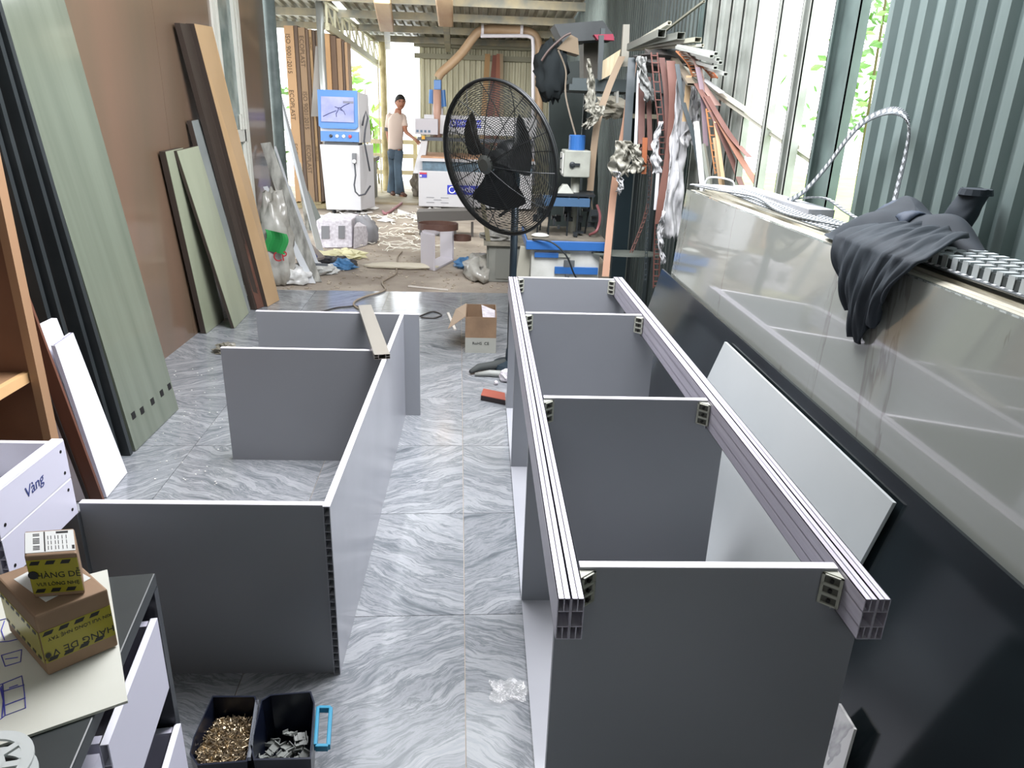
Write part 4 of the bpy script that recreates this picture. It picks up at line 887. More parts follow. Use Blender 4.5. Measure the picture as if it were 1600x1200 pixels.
MB().box((-1.0, 11.9, .98), (.8, 12.05, 1.03)).build('guide_rail', mat('rail_dark', '5b5f66', .4, metal=.5), rt_)
MB().box((-.9, 12.0, 1.08), (.85, 12.2, 1.36)).build('gantry_beam', white, rt_, bevel=.008)
MB().box((-1.03, 11.85, 1.07), (-.68, 12.0, 1.30)).build('carriage_box', mat('carriage_grey', 'b9b6bd', .45), rt_, bevel=.006)
for k in range(4): MB().box((-1.01 + .06 * k, 11.845, 1.10), (-.975 + .06 * k, 11.85, 1.135)).build('plate', mat('plate_blue', '5a6f86', .4), rt_)
MB().box((-.93, 11.84, 1.0), (-.88, 11.9, 1.05)).build('warning_plate', mat('warning_yellow', 'd9a53a', .5), rt_)
bb1 = MB().box((-.50, 11.99, 1.19), (-.02, 12.0, 1.30)).build('upper_banner', mat('banner_blue', '3440b4', .4), rt_)
bb2 = MB().box((-.52, 11.49, .225), (.42, 11.5, .36)).build('lower_banner', mat('banner_blue', '3440b4', .4), rt_)
lw = mat('letter_white', 'f2f2f5', .4)
text('THIÊN SƠN CNC', .065, (-.39, 11.986, 1.225), (1, 0, 0), (0, 0, 1), lw, bb1, thick=.001, sx=.75)
text('THIÊN SƠN CNC', .10, (-.36, 11.487, .262), (1, 0, 0), (0, 0, 1), lw, bb2, thick=.001)
for c_, r_, p_ in (((-.445, 11.486, .292), .045, bb2), ((-.45, 11.986, 1.245), .032, bb1)):
    MB().ring(c_, r_, .009, ax=(0, 1, 0), n=24, m=5).build('emblem', lw, p_)
fl1 = MB().box((-.94, 11.49, .46), (-.83, 11.5, .53)).build('badge', mat('badge_blue', '4a4fc0', .4), rt_)
MB().box((-.94, 11.488, .51), (-.83, 11.49, .535)).build('badge_band', mat('badge_red', 'c8414c', .4), fl1)
MB().lathe((-.92, 11.487, .485), [(.015, 0), (.015, .003)], ax=(0, -1, 0), n=12).build('badge_dot', lw, fl1)
for k, (x_, z_) in enumerate(((-.84, .165), (-.62, .165), (-.73, .13), (-.84, .09), (-.62, .09))): MB().box((x_, 11.492, z_), (x_ + .12, 11.5, z_ + .008)).build('vent_slot', mat('slot_grey', '8f9096', .5), rt_)
# spindle head with blue caps and hanging hoses
MB().box((-.78, 12.2, 1.05), (-.62, 12.4, 1.55)).build('spindle_plate', white, rt_)
MB().hexa([(-.83, 12.25, 1.0), (-.75, 12.25, 1.0), (-.75, 12.35, 1.0), (-.83, 12.35, 1.0), (-.76, 12.25, 1.78), (-.72, 12.25, 1.78), (-.72, 12.35, 1.78), (-.76, 12.35, 1.78)]).build('side_cover', mat('cover_grey', 'b9b7b0', .5), rt_)
MB().box((-.75, 12.05, 1.72), (-.64, 12.2, 1.86)).build('blue_cap', mblue, rt_, bevel=.008)
MB().tube([(-.80, 12.15, 1.52), (-.79, 12.15, 1.72)], .04, 10).build('blue_cap', mblue, rt_); MB().tube([(-.60, 12.15, 1.48), (-.62, 12.15, 1.72)], .04, 10).build('blue_cap', mblue, rt_)
hose_m = mat('tan_hose', 'bfa384', .5, c2='ad9070', scale=3); hose_p = mat('dusky_hose', 'b59080', .5)
MB().tube([(-.70, 12.05, .98), (-.70, 12.02, 1.72)], .062, 14).build('hose', hose_p, rt_, smooth=True)
hs = thing('dust_hose', (-.2, 12.3, 0), 'tan dust extraction hose arching from the router to the roof', 'hose')
def spline(pts, n=6):
    pts = [V(p) for p in pts]; out = []
    for i in range(len(pts) - 1):
        p0, p1_, p2_, p3_ = pts[max(i - 1, 0)], pts[i], pts[i + 1], pts[min(i + 2, len(pts) - 1)]
        for k in range(n):
            t = k / n; out.append(.5 * ((2 * p1_) + (p2_ - p0) * t + (2 * p0 - 5 * p1_ + 4 * p2_ - p3_) * t * t + (-p0 + 3 * p1_ - 3 * p2_ + p3_) * t ** 3))
    return out + [pts[-1]]
MB().tube(spline([GY(684, 122, 12.2), GY(690, 113, 12.2), GY(708, 97, 12.2), GY(724, 80, 12.2), GY(737, 62, 12.2), GY(748, 50, 12.2), GY(765, 46, 12.2), GY(800, 47, 12.2), GY(826, 50, 12.2), GY(839, 62, 12.2), GY(842, 85, 12.2), GY(842, 140, 12.2), GY(842, 200, 12.2)]), .068, 14).build('tube', hose_m, hs, smooth=True)
wp_ = mat('white_pipe', 'e6e3ea', .4)
MB().tube(spline([GY(751, 56, 12.1), GY(775, 56, 12.1), GY(815, 56, 12.1), GY(829, 58, 12.1), GY(833, 68, 12.1), GY(833, 120, 12.1), GY(833, 200, 12.1), GY(833, 290, 12.1)], 4), .028, 10).build('support_pipe', wp_, hs, smooth=True)
for u in (754, 815): 
    p = GY(u, 46, 12.13); MB().tube([p + V((-.02, 0, 0)), p + V((.02, 0, 0))], .085, 14).build('clamp', wp_, hs)
# coloured sheets against the back wall
for k, (bx, tx, tw, w_, m, lb_) in enumerate(((751, 758, 84, 9, 'b08d62', 'tan rough board leaning on the back wall, leftmost of the tall ones'), (760, 770, 86, 10, '7e4d42', 'maroon sheet leaning on the back wall above the fan'), (772, 776, 84, 8, '9a6450', 'reddish sheet leaning on the back wall above the fan'), (782, 781, 84, 5, '9c8a70', 'pale narrow sheet after the reddish ones'))):
    a, b_ = GY(bx, 190, 13.5 - .05 * k), GY(tx, tw, 13.8 - .05 * k); t_ = GY(bx + w_, 190, 13.5).x - a.x
    d = (a - b_); a = b_ + d * (b_.z / (b_.z - a.z)) * .995; a.z = .01
    tag(MB().slab([a, a + V((t_, 0, 0)), b_ + V((t_ * .9, 0, 0)), b_], (0, .03, 0)).build('tall_sheet', mat('sheet_' + m, m, .5, c2=m, scale=4)), lb_, 'sheet', 'sheets on the back wall')

# ---------------------------------------------------------------- the man at the machine
def skin(name, joints, links, m, parent, root=0, sub=2):
    me = bpy.data.meshes.new(name); off = WL[parent.name]
    me.from_pydata([V(j[0]) - off for j in joints], links, []); me.update(); o = bpy.data.objects.new(name, me); C.objects.link(o); o.parent = parent; WL[o.name] = off
    md = o.modifiers.new('k', 'SKIN'); md.use_smooth_shade = True; me.skin_vertices[0].data
    for i, j in enumerate(joints):
        r_ = j[1]; me.skin_vertices[0].data[i].radius = (r_, j[2] if len(j) > 2 else r_); me.skin_vertices[0].data[i].use_root = (i == root)
    s = o.modifiers.new('u', 'SUBSURF'); s.levels = sub; s.render_levels = sub; me.materials.append(m); return o
man = thing('person', (-1.42, 12.9, .03), 'man in a pale t-shirt and blue jeans standing at the router, looking this way', 'person')
sk = mat('skin', 'a8745c', .5); jeans = mat('jeans', '5c7184', .8, c2='3c4a58', scale=3); shirt = mat('tshirt', 'd9c8bd', .8); hair = mat('hair', '1e1a18', .7)
Y0 = 12.9
def m_(u, v, dy=0): return GY(u, v, Y0 + dy)
pel = m_(618, 228); ch = m_(619, 192); nk = m_(622, 174); hd = m_(625.5, 160, -.02)
sR, eR, wR, hR = m_(609.5, 182, .02), m_(606, 209, .02), m_(610, 228, -.03), m_(612.5, 238, -.05)
sL, eL, wL, hL = m_(629, 183, .06), m_(634, 206, -.05), m_(645, 215, -.22), m_(651, 220, -.27)
hpR, knR, anR = m_(613, 232, .03), m_(614, 266, .04), m_(612, 300, .08)
hpL, knL, anL = m_(622, 232, -.04), m_(622, 268, -.08), m_(625, 302, -.06)
J = [(pel, .07, .06), (m_(618, 212), .08, .07), (ch, .11, .09), (nk, .065), (m_(623.5, 169, -.01), .062), (sR, .055), (eR, .04), (wR, .027), (sL, .055), (eL, .038), (wL, .026), (hpR, .05), (knR, .045), (anR, .038), (hpL, .05), (knL, .045), (anL, .038), (hR, .032, .02), (hL, .032, .02), (anR + V((.05, -.12, -.06)), .035), (anL + V((.09, -.12, -.05)), .035)]
Lk = [(0, 1), (1, 2), (2, 3), (3, 4), (2, 5), (5, 6), (6, 7), (2, 8), (8, 9), (9, 10), (0, 11), (11, 12), (12, 13), (0, 14), (14, 15), (15, 16), (7, 17), (10, 18), (13, 19), (16, 20)]
# fingers and thumbs
for wi, hi, side in ((7, 17, 1), (10, 18, -1)):
    h0 = J[hi][0]; d = (h0 - J[wi][0]).normalized(); s = d.cross(V((0, 1, .2))).normalized()
    for k in range(4):
        i = len(J); off = s * (.028 - .018 * k)
        J.append((h0 + d * .03 + off, .010)); J.append((h0 + d * (.065 - .006 * abs(k - 1)) + off + V((0, 0, -.006)), .009)); J.append((h0 + d * (.092 - .008 * abs(k - 1)) + off + V((0, -.006, -.016)), .008)); Lk += [(hi, i), (i, i + 1), (i + 1, i + 2)]
    i = len(J); J.append((h0 + d * .0 + s * .04, .011)); J.append((h0 + d * .03 + s * .058, .009)); Lk += [(hi, i), (i, i + 1)]
body = skin('body', J, Lk, sk, man, 0)
# head: shaped oval with jaw, turned to the viewer and slightly to the machine side
def headfn(a, b):
    th = 2 * PI * a; f = PI * b; d = V((math.cos(th) * math.sin(f), math.sin(th) * math.sin(f), math.cos(f)))
    x = d.x * .083; yv = d.y * .094; zv = d.z * .118
    if d.z < 0: x *= 1 - .28 * (-d.z) ** 1.5; yv *= 1 - .12 * (-d.z)
    if d.y < -.6: yv += .006 * math.cos(d.z * 9)
    p = V((x, yv, zv)); p.rotate(Matrix.Rotation(.35, 3, 'Z')); return hd + p
MB().grid(headfn, 28, 20).build('head', sk, man, smooth=True)
def hp(x, yv, zv): p = V((x, yv, zv)); p.rotate(Matrix.Rotation(.35, 3, 'Z')); return hd + p
MB().tube([hp(0, -.088, .012), hp(0, -.102, -.012), hp(0, -.110, -.026), hp(0, -.09, -.034)], [.007, .011, .014, .008], 8).build('nose', sk, man, smooth=True)
for s in (-1, 1):
    MB().tube([hp(s * .04, -.082, .012), hp(s * .022, -.09, .012)], .006, 6).build('eye', mat('eye_dark', '2b211d', .4), man)
    MB().tube([hp(s * .05, -.078, .028), hp(s * .02, -.092, .03)], .0045, 6).build('eyebrow', hair, man)
    MB().lathe(hp(s * .077, .005, -.005), [(.006, -.006), (.022, -.003), (.024, .004), (.01, .008)], ax=(s * .9, -.3, 0), n=10).build('ear', sk, man, smooth=True)
MB().tube([hp(-.024, -.09, -.06), hp(0, -.096, -.059), hp(.024, -.09, -.06)], .005, 6).build('mouth', mat('lips', '85503f', .5), man)
def hairfn(a, b):
    th = 2 * PI * a; fr_ = .5 + .5 * math.sin(th + PI); f = PI * b * (.68 - .30 * fr_ ** .8); d = V((math.cos(th) * math.sin(f), math.sin(th) * math.sin(f), math.cos(f)))
    p = V((d.x * .089, d.y * .099, d.z * .124 + .002)); p.rotate(Matrix.Rotation(.35, 3, 'Z')); return hd + p
MB().grid(hairfn, 26, 12).build('hair', hair, man, smooth=True, solid=.004)
def loft(rows):
    def fn(a, b):
        k = a * (len(rows) - 1); q = min(int(k), len(rows) - 2); t = k - q; c = rows[q][0].lerp(rows[q + 1][0], t); rx = rows[q][1] * (1 - t) + rows[q + 1][1] * t; ry = rows[q][2] * (1 - t) + rows[q + 1][2] * t; th = 2 * PI * b
        return c + V((math.cos(th) * rx, math.sin(th) * ry + math.cos(th) * rx * .35, .006 * math.sin(th * 5 + a * 9)))
    return MB().grid(fn, 28, 28)
loft([(m_(618, 233), .118, .115), (m_(618, 220), .115, .11), (m_(618.5, 206), .122, .112), (m_(619, 194), .135, .12), (m_(619.5, 186), .132, .11), (m_(620.5, 180), .095, .085), (m_(621.5, 176.5), .06, .065)]).build('tshirt', shirt, man, smooth=True, solid=.006)
MB().tube([sR + V((.03, 0, .02)), sR, sR.lerp(eR, .4), sR.lerp(eR, .74)], [.06, .068, .064, .06], 14).build('sleeve', shirt, man, smooth=True)
MB().tube([sL + V((-.03, 0, .02)), sL, sL.lerp(eL, .4), sL.lerp(eL, .66)], [.058, .066, .062, .06], 14).build('sleeve', shirt, man, smooth=True)
loft([(m_(618, 226), .11, .108), (m_(618, 232), .114, .112), (m_(618, 240), .12, .115), (m_(618, 247), .108, .10)]).build('jeans_waist', jeans, man, smooth=True)
for hp_, kn_, an_ in ((hpR, knR, anR), (hpL, knL, anL)):
    MB().tube(spline([hp_ + V((0, 0, -.04)), hp_.lerp(kn_, .5), kn_, kn_.lerp(an_, .5), V((an_.x, an_.y, .07))], 5), [.088, .088, .086, .083, .08, .077, .074, .071, .068, .066, .066, .066, .067, .068, .069, .071, .073, .076, .079, .081, .082], 16).build('jeans_leg', jeans, man, smooth=True)
MB().tube([sR.lerp(eR, .66), sR.lerp(eR, .86)], [.068, .066], 14).build('cuff', mat('cuff_dark', '4c4c4e', .7), man)
for an, dx in ((anR, .05), (anL, .10)):
    an = V((an.x, an.y, .03)); d = V((dx, -.13, 0))
    MB().tube([an + V((-.01, .05, .035)), an + V((0, 0, .045)), an + d * .6 + V((0, 0, .035)), an + d * 1.2 + V((0, 0, .025))], [.03, .042, .04, .022], 10).build('shoe', mat('shoe_brown', '5c3f34', .5), man, smooth=True)
tag(lump((-1.02, 12.95, .2), .13, .14, .22, 55, .5, 22, 14).build('machine_clutter', mat('clutter_dark', '6c665e', .6, c2='a49c8e', scale=8)), 'dark machine sack beside the man’s legs', 'clutter')  # lumpy stand-in for clutter beside the router
# ---------------------------------------------------------------- pedestal fan
fn_ = thing('pedestal_fan', (.17, 4.15, 0), 'large black pedestal fan with round wire cage, at the end of the tall frame', 'fan')
fb = mat('fan_black', '1f2223', .4, metal=.4); fg = mat('fan_cage_grey', '4a4e4c', .4, metal=.5)
Cc = V((.083, 4.0, 1.205)); ax = V((-.68, -.70, -.20)).normalized(); u_ = ax.cross(V((0, 0, 1))).normalized(); w_ = u_.cross(ax); Rf = .395
def dome(front, rings, m, name, hh):
    mb = MB(); sgn = 1 if front else -1
    def pos(r, th): return Cc + (u_ * math.cos(th) + w_ * math.sin(th)) * r + ax * sgn * hh * (1 - (r / Rf) ** 2.6)
    for k in range(rings):
        r = .06 + (Rf - .06) * k / rings; n = 40; k0 = len(mb.v); wr = .0019
        c_ = ax * sgn * hh * (1 - (r / Rf) ** 2.6)
        mb.ring(Cc + c_, r, wr, ax=ax, n=44, m=3)
    for k in range(12):
        th = 2 * PI * k / 12 + (.1 if front else .35)
        mb.tube([pos(r, th) for r in (.03, .1, .18, .26, .33, .375, Rf)], .0026, 5)
    o = mb.build(name, m, fn_); return o
dome(True, 34, fb, 'front_cage', .10)
dome(False, 30, fg, 'rear_cage', .11)
rm = MB().ring(Cc, Rf + .004, .009, ax=ax, n=72, m=8).ring(Cc - ax * .018, Rf + .002, .006, ax=ax, n=72, m=8); rm.build('rim', fb, fn_, smooth=True)
MB().lathe(Cc + ax * .088, [(.05, 0), (.05, .012), (.03, .02)], ax=ax, n=20).build('badge', fg, fn_)
MB().lathe(Cc - ax * .20, [(.06, 0), (.085, .02), (.085, .13), (.06, .16), (.02, .17)], ax=ax, n=22).build('motor', fb, fn_, smooth=True)
MB().lathe(Cc - ax * .03, [(.055, 0), (.055, .04), (.03, .06)], ax=ax, n=18).build('hub', fb, fn_)
for k in range(3):
    th = math.radians(36 + 120 * k); 
    def bl_(a, b, th=th):
        r = .05 + .215 * a; wd = (.45 + .75 * a ** .6) * 1.15 * (1 - .25 * max(0, a - .8) * 5 * abs(b - .5)); t = th + (b - .5) * wd
        return Cc + (u_ * math.cos(t) + w_ * math.sin(t)) * r + ax * (.075 * (b - .5) * 2 * (1 - .3 * a))
    MB().grid(bl_, 8, 8).build('blade', fb, fn_, solid=.004)
po = mat('fan_post', '27353f', .4, metal=.3)
MB().tube([(.19, 4.14, .05), (.19, 4.14, 1.12)], .021, 14).build('pole', po, fn_, smooth=True)
MB().tube([(.19, 4.14, 1.06), (.185, 4.12, 1.16), Cc - ax * .14], .024, 10).build('neck', po, fn_)
MB().lathe((.19, 4.14, 0), [(.1, 0), (.11, .015), (.1, .035), (.03, .05), (.026, .12)], n=28).build('base', po, fn_)
MB().tube([(.17, 4.12, .95), (.1, 4.1, .9)], .01, 6).build('cable', blkc, fn_)
# ---------------------------------------------------------------- grey side cabinet and the blue-trimmed machine
gc = thing('side_cabinet', (.22, 6.6, 0), 'low dusty grey cabinet with a cluttered top, behind the fan pole', 'cabinet')
dst = mat('dusty_grey', '85877f', .6, c2='6f716b', scale=5)
MB().box((.075, 6.48, 0), (.42, 6.5, .33)).build('door', dst, gc, bevel=.003); MB().box((.06, 6.50, 0), (.43, 6.9, .33)).build('carcass', dst, gc)
MB().box((.14, 6.47, .03), (.38, 6.48, .30)).build('door_panel', mat('door_panel_grey', '767871', .5), gc)
MB().box((.03, 6.44, .33), (.46, 6.92, .365)).build('worktop', mat('dirty_top', '8f8b7d', .7, c2='6c695f', scale=9), gc)
tag(lump((.16, 6.6, .39), .11, .1, .04, 71, .6, 18, 10).build('rag', mat('rag_grey', '96958f', .7)), 'grey rag on the low dusty cabinet', 'rag')
tag(MB().slab([(.05, 6.47, .366), (.09, 6.47, .366), (.03, 6.45, .72), (-.01, 6.45, .72)], (0, .02, 0)).build('stick', mat('stick_olive', '7d775f', .6)), 'olive stick leaning behind the fan cage', 'stick')
mt = thing('mortising_machine', (.57, 5.2, 0), 'white and blue edging machine on a cabinet, with a grey control head', 'machine')
mw = mat('old_white', 'c6c8c2', .5, c2='aeb0a8', scale=6); mb_ = mat('deep_blue', '2c5f9e', .4); mg = mat('machine_grey', 'a3a69c', .5, c2='8b8e84', scale=8); md_ = mat('machine_dark', '2b3033', .5, metal=.4)
MB().box((.34, 4.82, 0), (.80, 5.3, .60)).build('cabinet_body', mw, mt, bevel=.005)
MB().box((.30, 4.78, .60), (.84, 5.4, .66)).build('blue_top', mb_, mt, bevel=.004)
MB().box((.31, 4.79, .66), (.83, 5.39, .668)).build('table_plate', mat('plate_brown', '7a7468', .6, c2='5f5b52', scale=9), mt)
MB().box((.36, 4.80, .545), (.52, 4.82, .58)).build('blue_handle', mb_, mt, bevel=.003); MB().box((.50, 4.805, .55), (.60, 4.82, .575)).build('grey_bar', mg, mt)
MB().box((.50, 4.80, .44), (.79, 4.82, .485)).build('blue_strip', mb_, mt)
MB().box((.56, 4.80, .485), (.63, 4.82, .53)).build('switch_plate', mat('plate_dark', '55595b', .5), mt); MB().box((.575, 4.80, .40), (.60, 4.82, .44)).build('switch_plate', mat('plate_dark', '55595b', .5), mt)
MB().box((.545, 4.805, .345), (.62, 4.82, .385)).build('name_plate', mat('name_plate_blue', '3b4f88', .4), mt)
for x_, z_ in ((.66, .40), (.72, .40), (.44, .36)): MB().lathe((x_, 4.82, z_), [(.014, 0), (.014, .012)], ax=(0, -1, 0), n=12).build('knob', md_, mt)
MB().box((.545, 5.0, 1.05), (.72, 5.2, 1.22)).build('control_head', mg, mt, bevel=.006)
MB().box((.535, 5.02, 1.07), (.545, 5.18, 1.20)).build('side_plate', mw, mt)
MB().tube([(.54, 5.06, 1.09), (.52, 5.06, 1.10), (.52, 5.06, 1.16), (.54, 5.06, 1.17)], .006, 6).build('handle', md_, mt)
MB().lathe((.60, 5.0, 1.13), [(.02, 0), (.02, .012), (.008, .016)], ax=(0, -1, 0), n=12).build('knob', md_, mt); MB().box((.605, 4.985, 1.125), (.65, 5.0, 1.14)).build('lever', md_, mt)
MB().lathe((.635, 5.1, 1.22), [(.055, 0), (.055, .09), (.05, .095)], n=20).build('blue_motor', mb_, mt, smooth=False)
MB().tube([(.64, 5.1, .66), (.64, 5.1, 1.05)], .03, 14).build('column', mg, mt, smooth=True)
MB().box((.50, 4.95, .93), (.76, 5.2, .945)).build('guide_plate', md_, mt); MB().box((.42, 4.9, .87), (.72, 5.1, .92)).build('feed_box', mat('feed_blue', '3c5a78', .5), mt)
r = random.Random(17); mb = MB()
for k in range(26):
    x_, yy, z_ = r.uniform(.36, .76), r.uniform(4.86, 5.2), r.uniform(.67, .86); a, b_, c_ = r.uniform(.01, .05), r.uniform(.02, .06), r.uniform(.01, .07); mb.box((x_, yy, z_), (x_ + a, yy + b_, z_ + c_))
for k in range(8): x_, yy = r.uniform(.38, .76), r.uniform(4.9, 5.2); mb.tube([(x_, yy, .66), (x_ + r.uniform(-.03, .03), yy, .93)], .006, 5)
mech = mb.build('feed_mechanism', md_, mt); mech['kind'] = 'stuff'
MB().hexa([(.51, 5.0, .945), (.62, 5.0, .945), (.62, 5.1, .945), (.51, 5.1, .945), (.55, 5.02, 1.0), (.58, 5.02, 1.0), (.58, 5.08, 1.0), (.55, 5.08, 1.0)]).build('chute', mg, mt)
MB().lathe((.40, 4.9, .668), [(.05, 0), (.06, .01), (.04, .02)], n=20).build('glue_tray', mw, mt)
MB().tube(spline([(.34, 4.78, .67), (.46, 4.74, .66), (.56, 4.72, .58), (.62, 4.75, .46), (.66, 4.78, .40), (.72, 4.79, .36)]), .006, 6).build('cable', md_, mt, smooth=True)
MB().tube(spline([(.80, 5.1, .86), (.81, 5.0, .80), (.78, 4.9, .72), (.74, 4.95, .68)]), .01, 6).build('red_hose', mat('dull_red', '7d4a4c', .5), mt, smooth=True)
tag(MB().slab([(.24, 4.9, .35), (.33, 4.86, .12), (.335, 4.86, .60), (.27, 4.9, .60)], (0, .02, 0)).build('paper_sheet', mat('old_paper', 'a7a698', .6)), 'greyed sheet hanging between grey cabinet and blue-topped machine', 'paper')
sw = MB(); bl3 = []
tag(MB().prism([V((.98 + .24 * math.cos(q * PI / 10), 4.82 + .11 * math.sin(q * PI / 10), .58)) for q in range(20)], (0, 0, .008)).build('blade_table', mat('blade_grey', '7f857d', .4, metal=.4)), 'thin grey oval tabletop jutting out behind the wood batten', 'tabletop')
# big dark boards standing behind the machine
dkg = mat('dark_green_board', '3d4847', .5, c2='4a5653', scale=3)
tag(MB().slab([GY(858, 428, 7.2), GY(934, 428, 7.2), GY(934, 92, 7.25), GY(858, 100, 7.25)], (0, .05, 0)).build('dark_sheet', dkg), 'tall dark green-grey board standing behind the blue-topped machine', 'board')
tag(MB().slab([(1.10, 6.0, 0.01), (1.22, 6.0, .01), (1.22, 6.02, 1.75), (1.10, 6.02, 1.75)], (0, .06, 0)).build('dark_sheet', mat('dark_teal_board', '2b3a40', .4)), 'narrow dark teal board right beside the tall dark one', 'board')
# ---------------------------------------------------------------- scrap rack on the metal wall
YR = 5.6
rk = thing('scrap_rack', (.95, 5.7, 0), 'steel angle rack on the dark metal wall, loaded with offcuts', 'rack')
ang = mat('angle_steel', '4a5354', .5, metal=.3)
def rz(v, y=YR): return GY(950, v, y).z
MB().box((.60, 5.45, 1.60), (1.28, 6.2, 1.64)).build('shelf', ang, rk); MB().box((.86, 5.5, 1.43), (1.28, 6.1, 1.46)).build('shelf', mat('shelf_ply', '8f8a76', .6), rk)
for x_, yy in ((.80, 5.48), (.80, 6.15), (1.26, 5.48), (1.26, 6.15)): MB().box((x_, yy, 0), (x_ + .03, yy + .03, 2.0)).build('upright', ang, rk)
MB().box((.62, 5.45, 1.64), (1.27, 5.47, 1.68)).build('rim', ang, rk)
def gbox(name, px, y, dep, m, label, cat, parent=None, **k):
    a = [GY(u, v, y) for u, v in px]; o = MB().slab(a, (0, dep, 0)).build(name, m, parent, **k)
    return o if parent else tag(o, label, cat)
beig = mat('beige_board', 'b9a988', .6, c2='cdbf9f', scale=14, stretch=(6, 6, .5)); dim = mat('dim_board', '6f6a5e', .6, c2='5b5850', scale=5); palb = mat('pale_batten', '9a988c', .6)
gbox('crate_lid', [(866, 38), (942, 32), (962, 60), (880, 66)], 5.65, .35, mat('lid_dark', '4a4f50', .6, c2='3d4243', scale=4), 'dark slatted crate lid tilted on top of the rack', 'lid')
gbox('red_rag', [(928, 54), (958, 53), (960, 63), (934, 62)], 5.45, .08, mat('rag_red', '9c3f52', .8), 'red rag tucked under the crate lid', 'rag')
gbox('carton_piece', [(870, 76), (905, 86), (903, 60), (892, 54)], 5.55, .2, mat('carton_dim', '857660', .7), 'brown cardboard piece at the aisle end of the rack', 'cardboard')
gbox('carton_piece', [(912, 124), (938, 122), (940, 66), (912, 62)], 5.9, .25, dim, 'dim cardboard box standing on the rack', 'box')
gbox('board_piece', [(937, 126), (963, 112), (970, 77), (942, 95)], 5.4, .03, beig, 'bright beige board offcut leaning on the rack', 'offcut')
gbox('batten', [(970, 104), (982, 104), (984, 38), (974, 38)], 5.35, .03, palb, 'upright pale batten beside the hub of hanging strips', 'batten')
gbox('metal_post', [(934, 125), (940, 125), (944, 55), (936, 55)], 5.35, .03, mat('post_dark', '454c4d', .5), 'short dark post in front of the beige offcut', 'post')
tag(lump(GY(862, 112, 5.6)[:], .095, .08, .16, 91, .35, 22, 14).build('black_cloth', mat('cloth_black', '1d2426', .9), smooth=True), 'black cloth bundle hanging at the aisle end of the rack', 'cloth')
tag(MB().tube(spline([GY(846, 95, 5.5), GY(858, 78, 5.5), GY(880, 58, 5.5), GY(892, 52, 5.5)]), .008, 6).build('cable', mat('cable_brown', '5b4a44', .5)), 'brown cable draped over the black cloth', 'cable')
tag(MB().tube(spline([GY(872, 78, 5.4), GY(884, 110, 5.4), GY(884, 150, 5.3), GY(899, 210, 5.2), GY(915, 262, 5.2), GY(926, 330, 5.2)]), .006, 6).build('cable', mat('cable_tan', '7c7264', .5)), 'thin tan cable hanging down past the control head', 'cable')
tag(lump(GY(955, 168, 5.45)[:], .09, .07, .05, 93, .6, 18, 12).build('cloth_scrap', mat('scrap_cream', '9d998a', .7)), 'cream scraps piled on the small lower shelf', 'cloth')
gbox('white_piece', [(962, 178), (966, 178), (967, 142), (963, 144)], 5.4, .1, mat('piece_grey', 'b3b4ac', .5), 'small upright white piece on the lower shelf', 'offcut')
# tissue-like film rags
def drape(px0, px1, w0, w1, y, name, label, m, seed, n=20):
    """hanging rag from px0 to px1 with widths in metres"""
    a, b_ = GY(*px0, y), GY(*px1, y); r = random.Random(seed); ph = [r.uniform(0, 6) for _ in range(4)]
    def fn(s, t):
        c = a.lerp(b_, s); w_ = w0 + (w1 - w0) * s; e = noise.noise(V((s * 5, (t > .5) * 9 + seed, 0))); w_ *= 1 + .5 * e
        q = V((s * 6, t * 5, seed * 3.1)); nx, ny = noise.noise(q), noise.noise(q + V((7, 3, 0))); fine = noise.noise(q * 3.3)
        return V((c.x + (t - .5) * w_ + .02 * nx + .012 * math.sin(5 * s + ph[1]), c.y + .05 * ny + .018 * fine, c.z + .035 * s * noise.noise(V((t * 9, seed, 0))) + .008 * fine))
    return tag(MB().grid(fn, n, 16).build(name, m, smooth=True, solid=.002), label, 'rag', 'film rags on the strips')
fm = mat('film_rag', '9a998e', .5, c2='7f7e72', scale=12); fmw = mat('film_rag_white', 'bfc0c0', .45, c2='aeb0b2', scale=14)
drape((922, 92), (921, 170), .02, .075, 5.0, 'film_rag', 'tan twisted film rag hanging below the beige offcut', fm, 1)
drape((935, 165), (918, 200), .10, .05, 5.0, 'film_rag', 'short grey film rag swept to one side under the lower shelf', fm, 2)
drape((1003, 88), (1014, 158), .04, .07, 4.6, 'film_rag', 'fluffy grey film sleeve hanging between strips', mat('fluffy', '9b9d9a', .9, c2='7b7e7c', scale=60), 3)
drape((970, 220), (973, 275), .10, .14, 4.6, 'film_rag', 'broad beige film rag halfway down the first strips', fm, 4)
drape((992, 225), (995, 270), .06, .11, 4.55, 'film_rag', 'crumpled beige rag tied to the dark strip', fm, 5)
drape((966, 268), (968, 300), .03, .02, 4.6, 'film_rag', 'thin torn tail of film below the broad rag', fmw, 6)
drape((1066, 120), (1050, 372), .06, .13, 4.35, 'film_rag', 'long white film sheet hanging almost to the slab stack', fmw, 7, 30)
drape((1084, 135), (1082, 225), .03, .10, 4.3, 'film_rag', 'white film bunched beside the long sheet', fmw, 8)
drape((1030, 190), (1024, 270), .02, .06, 4.4, 'film_rag', 'narrow grey-white film tail between red strips', fmw, 9)
drape((1036, 330), (1033, 412), .02, .03, 4.3, 'film_rag', 'twisted white film end near the floor', fmw, 10)
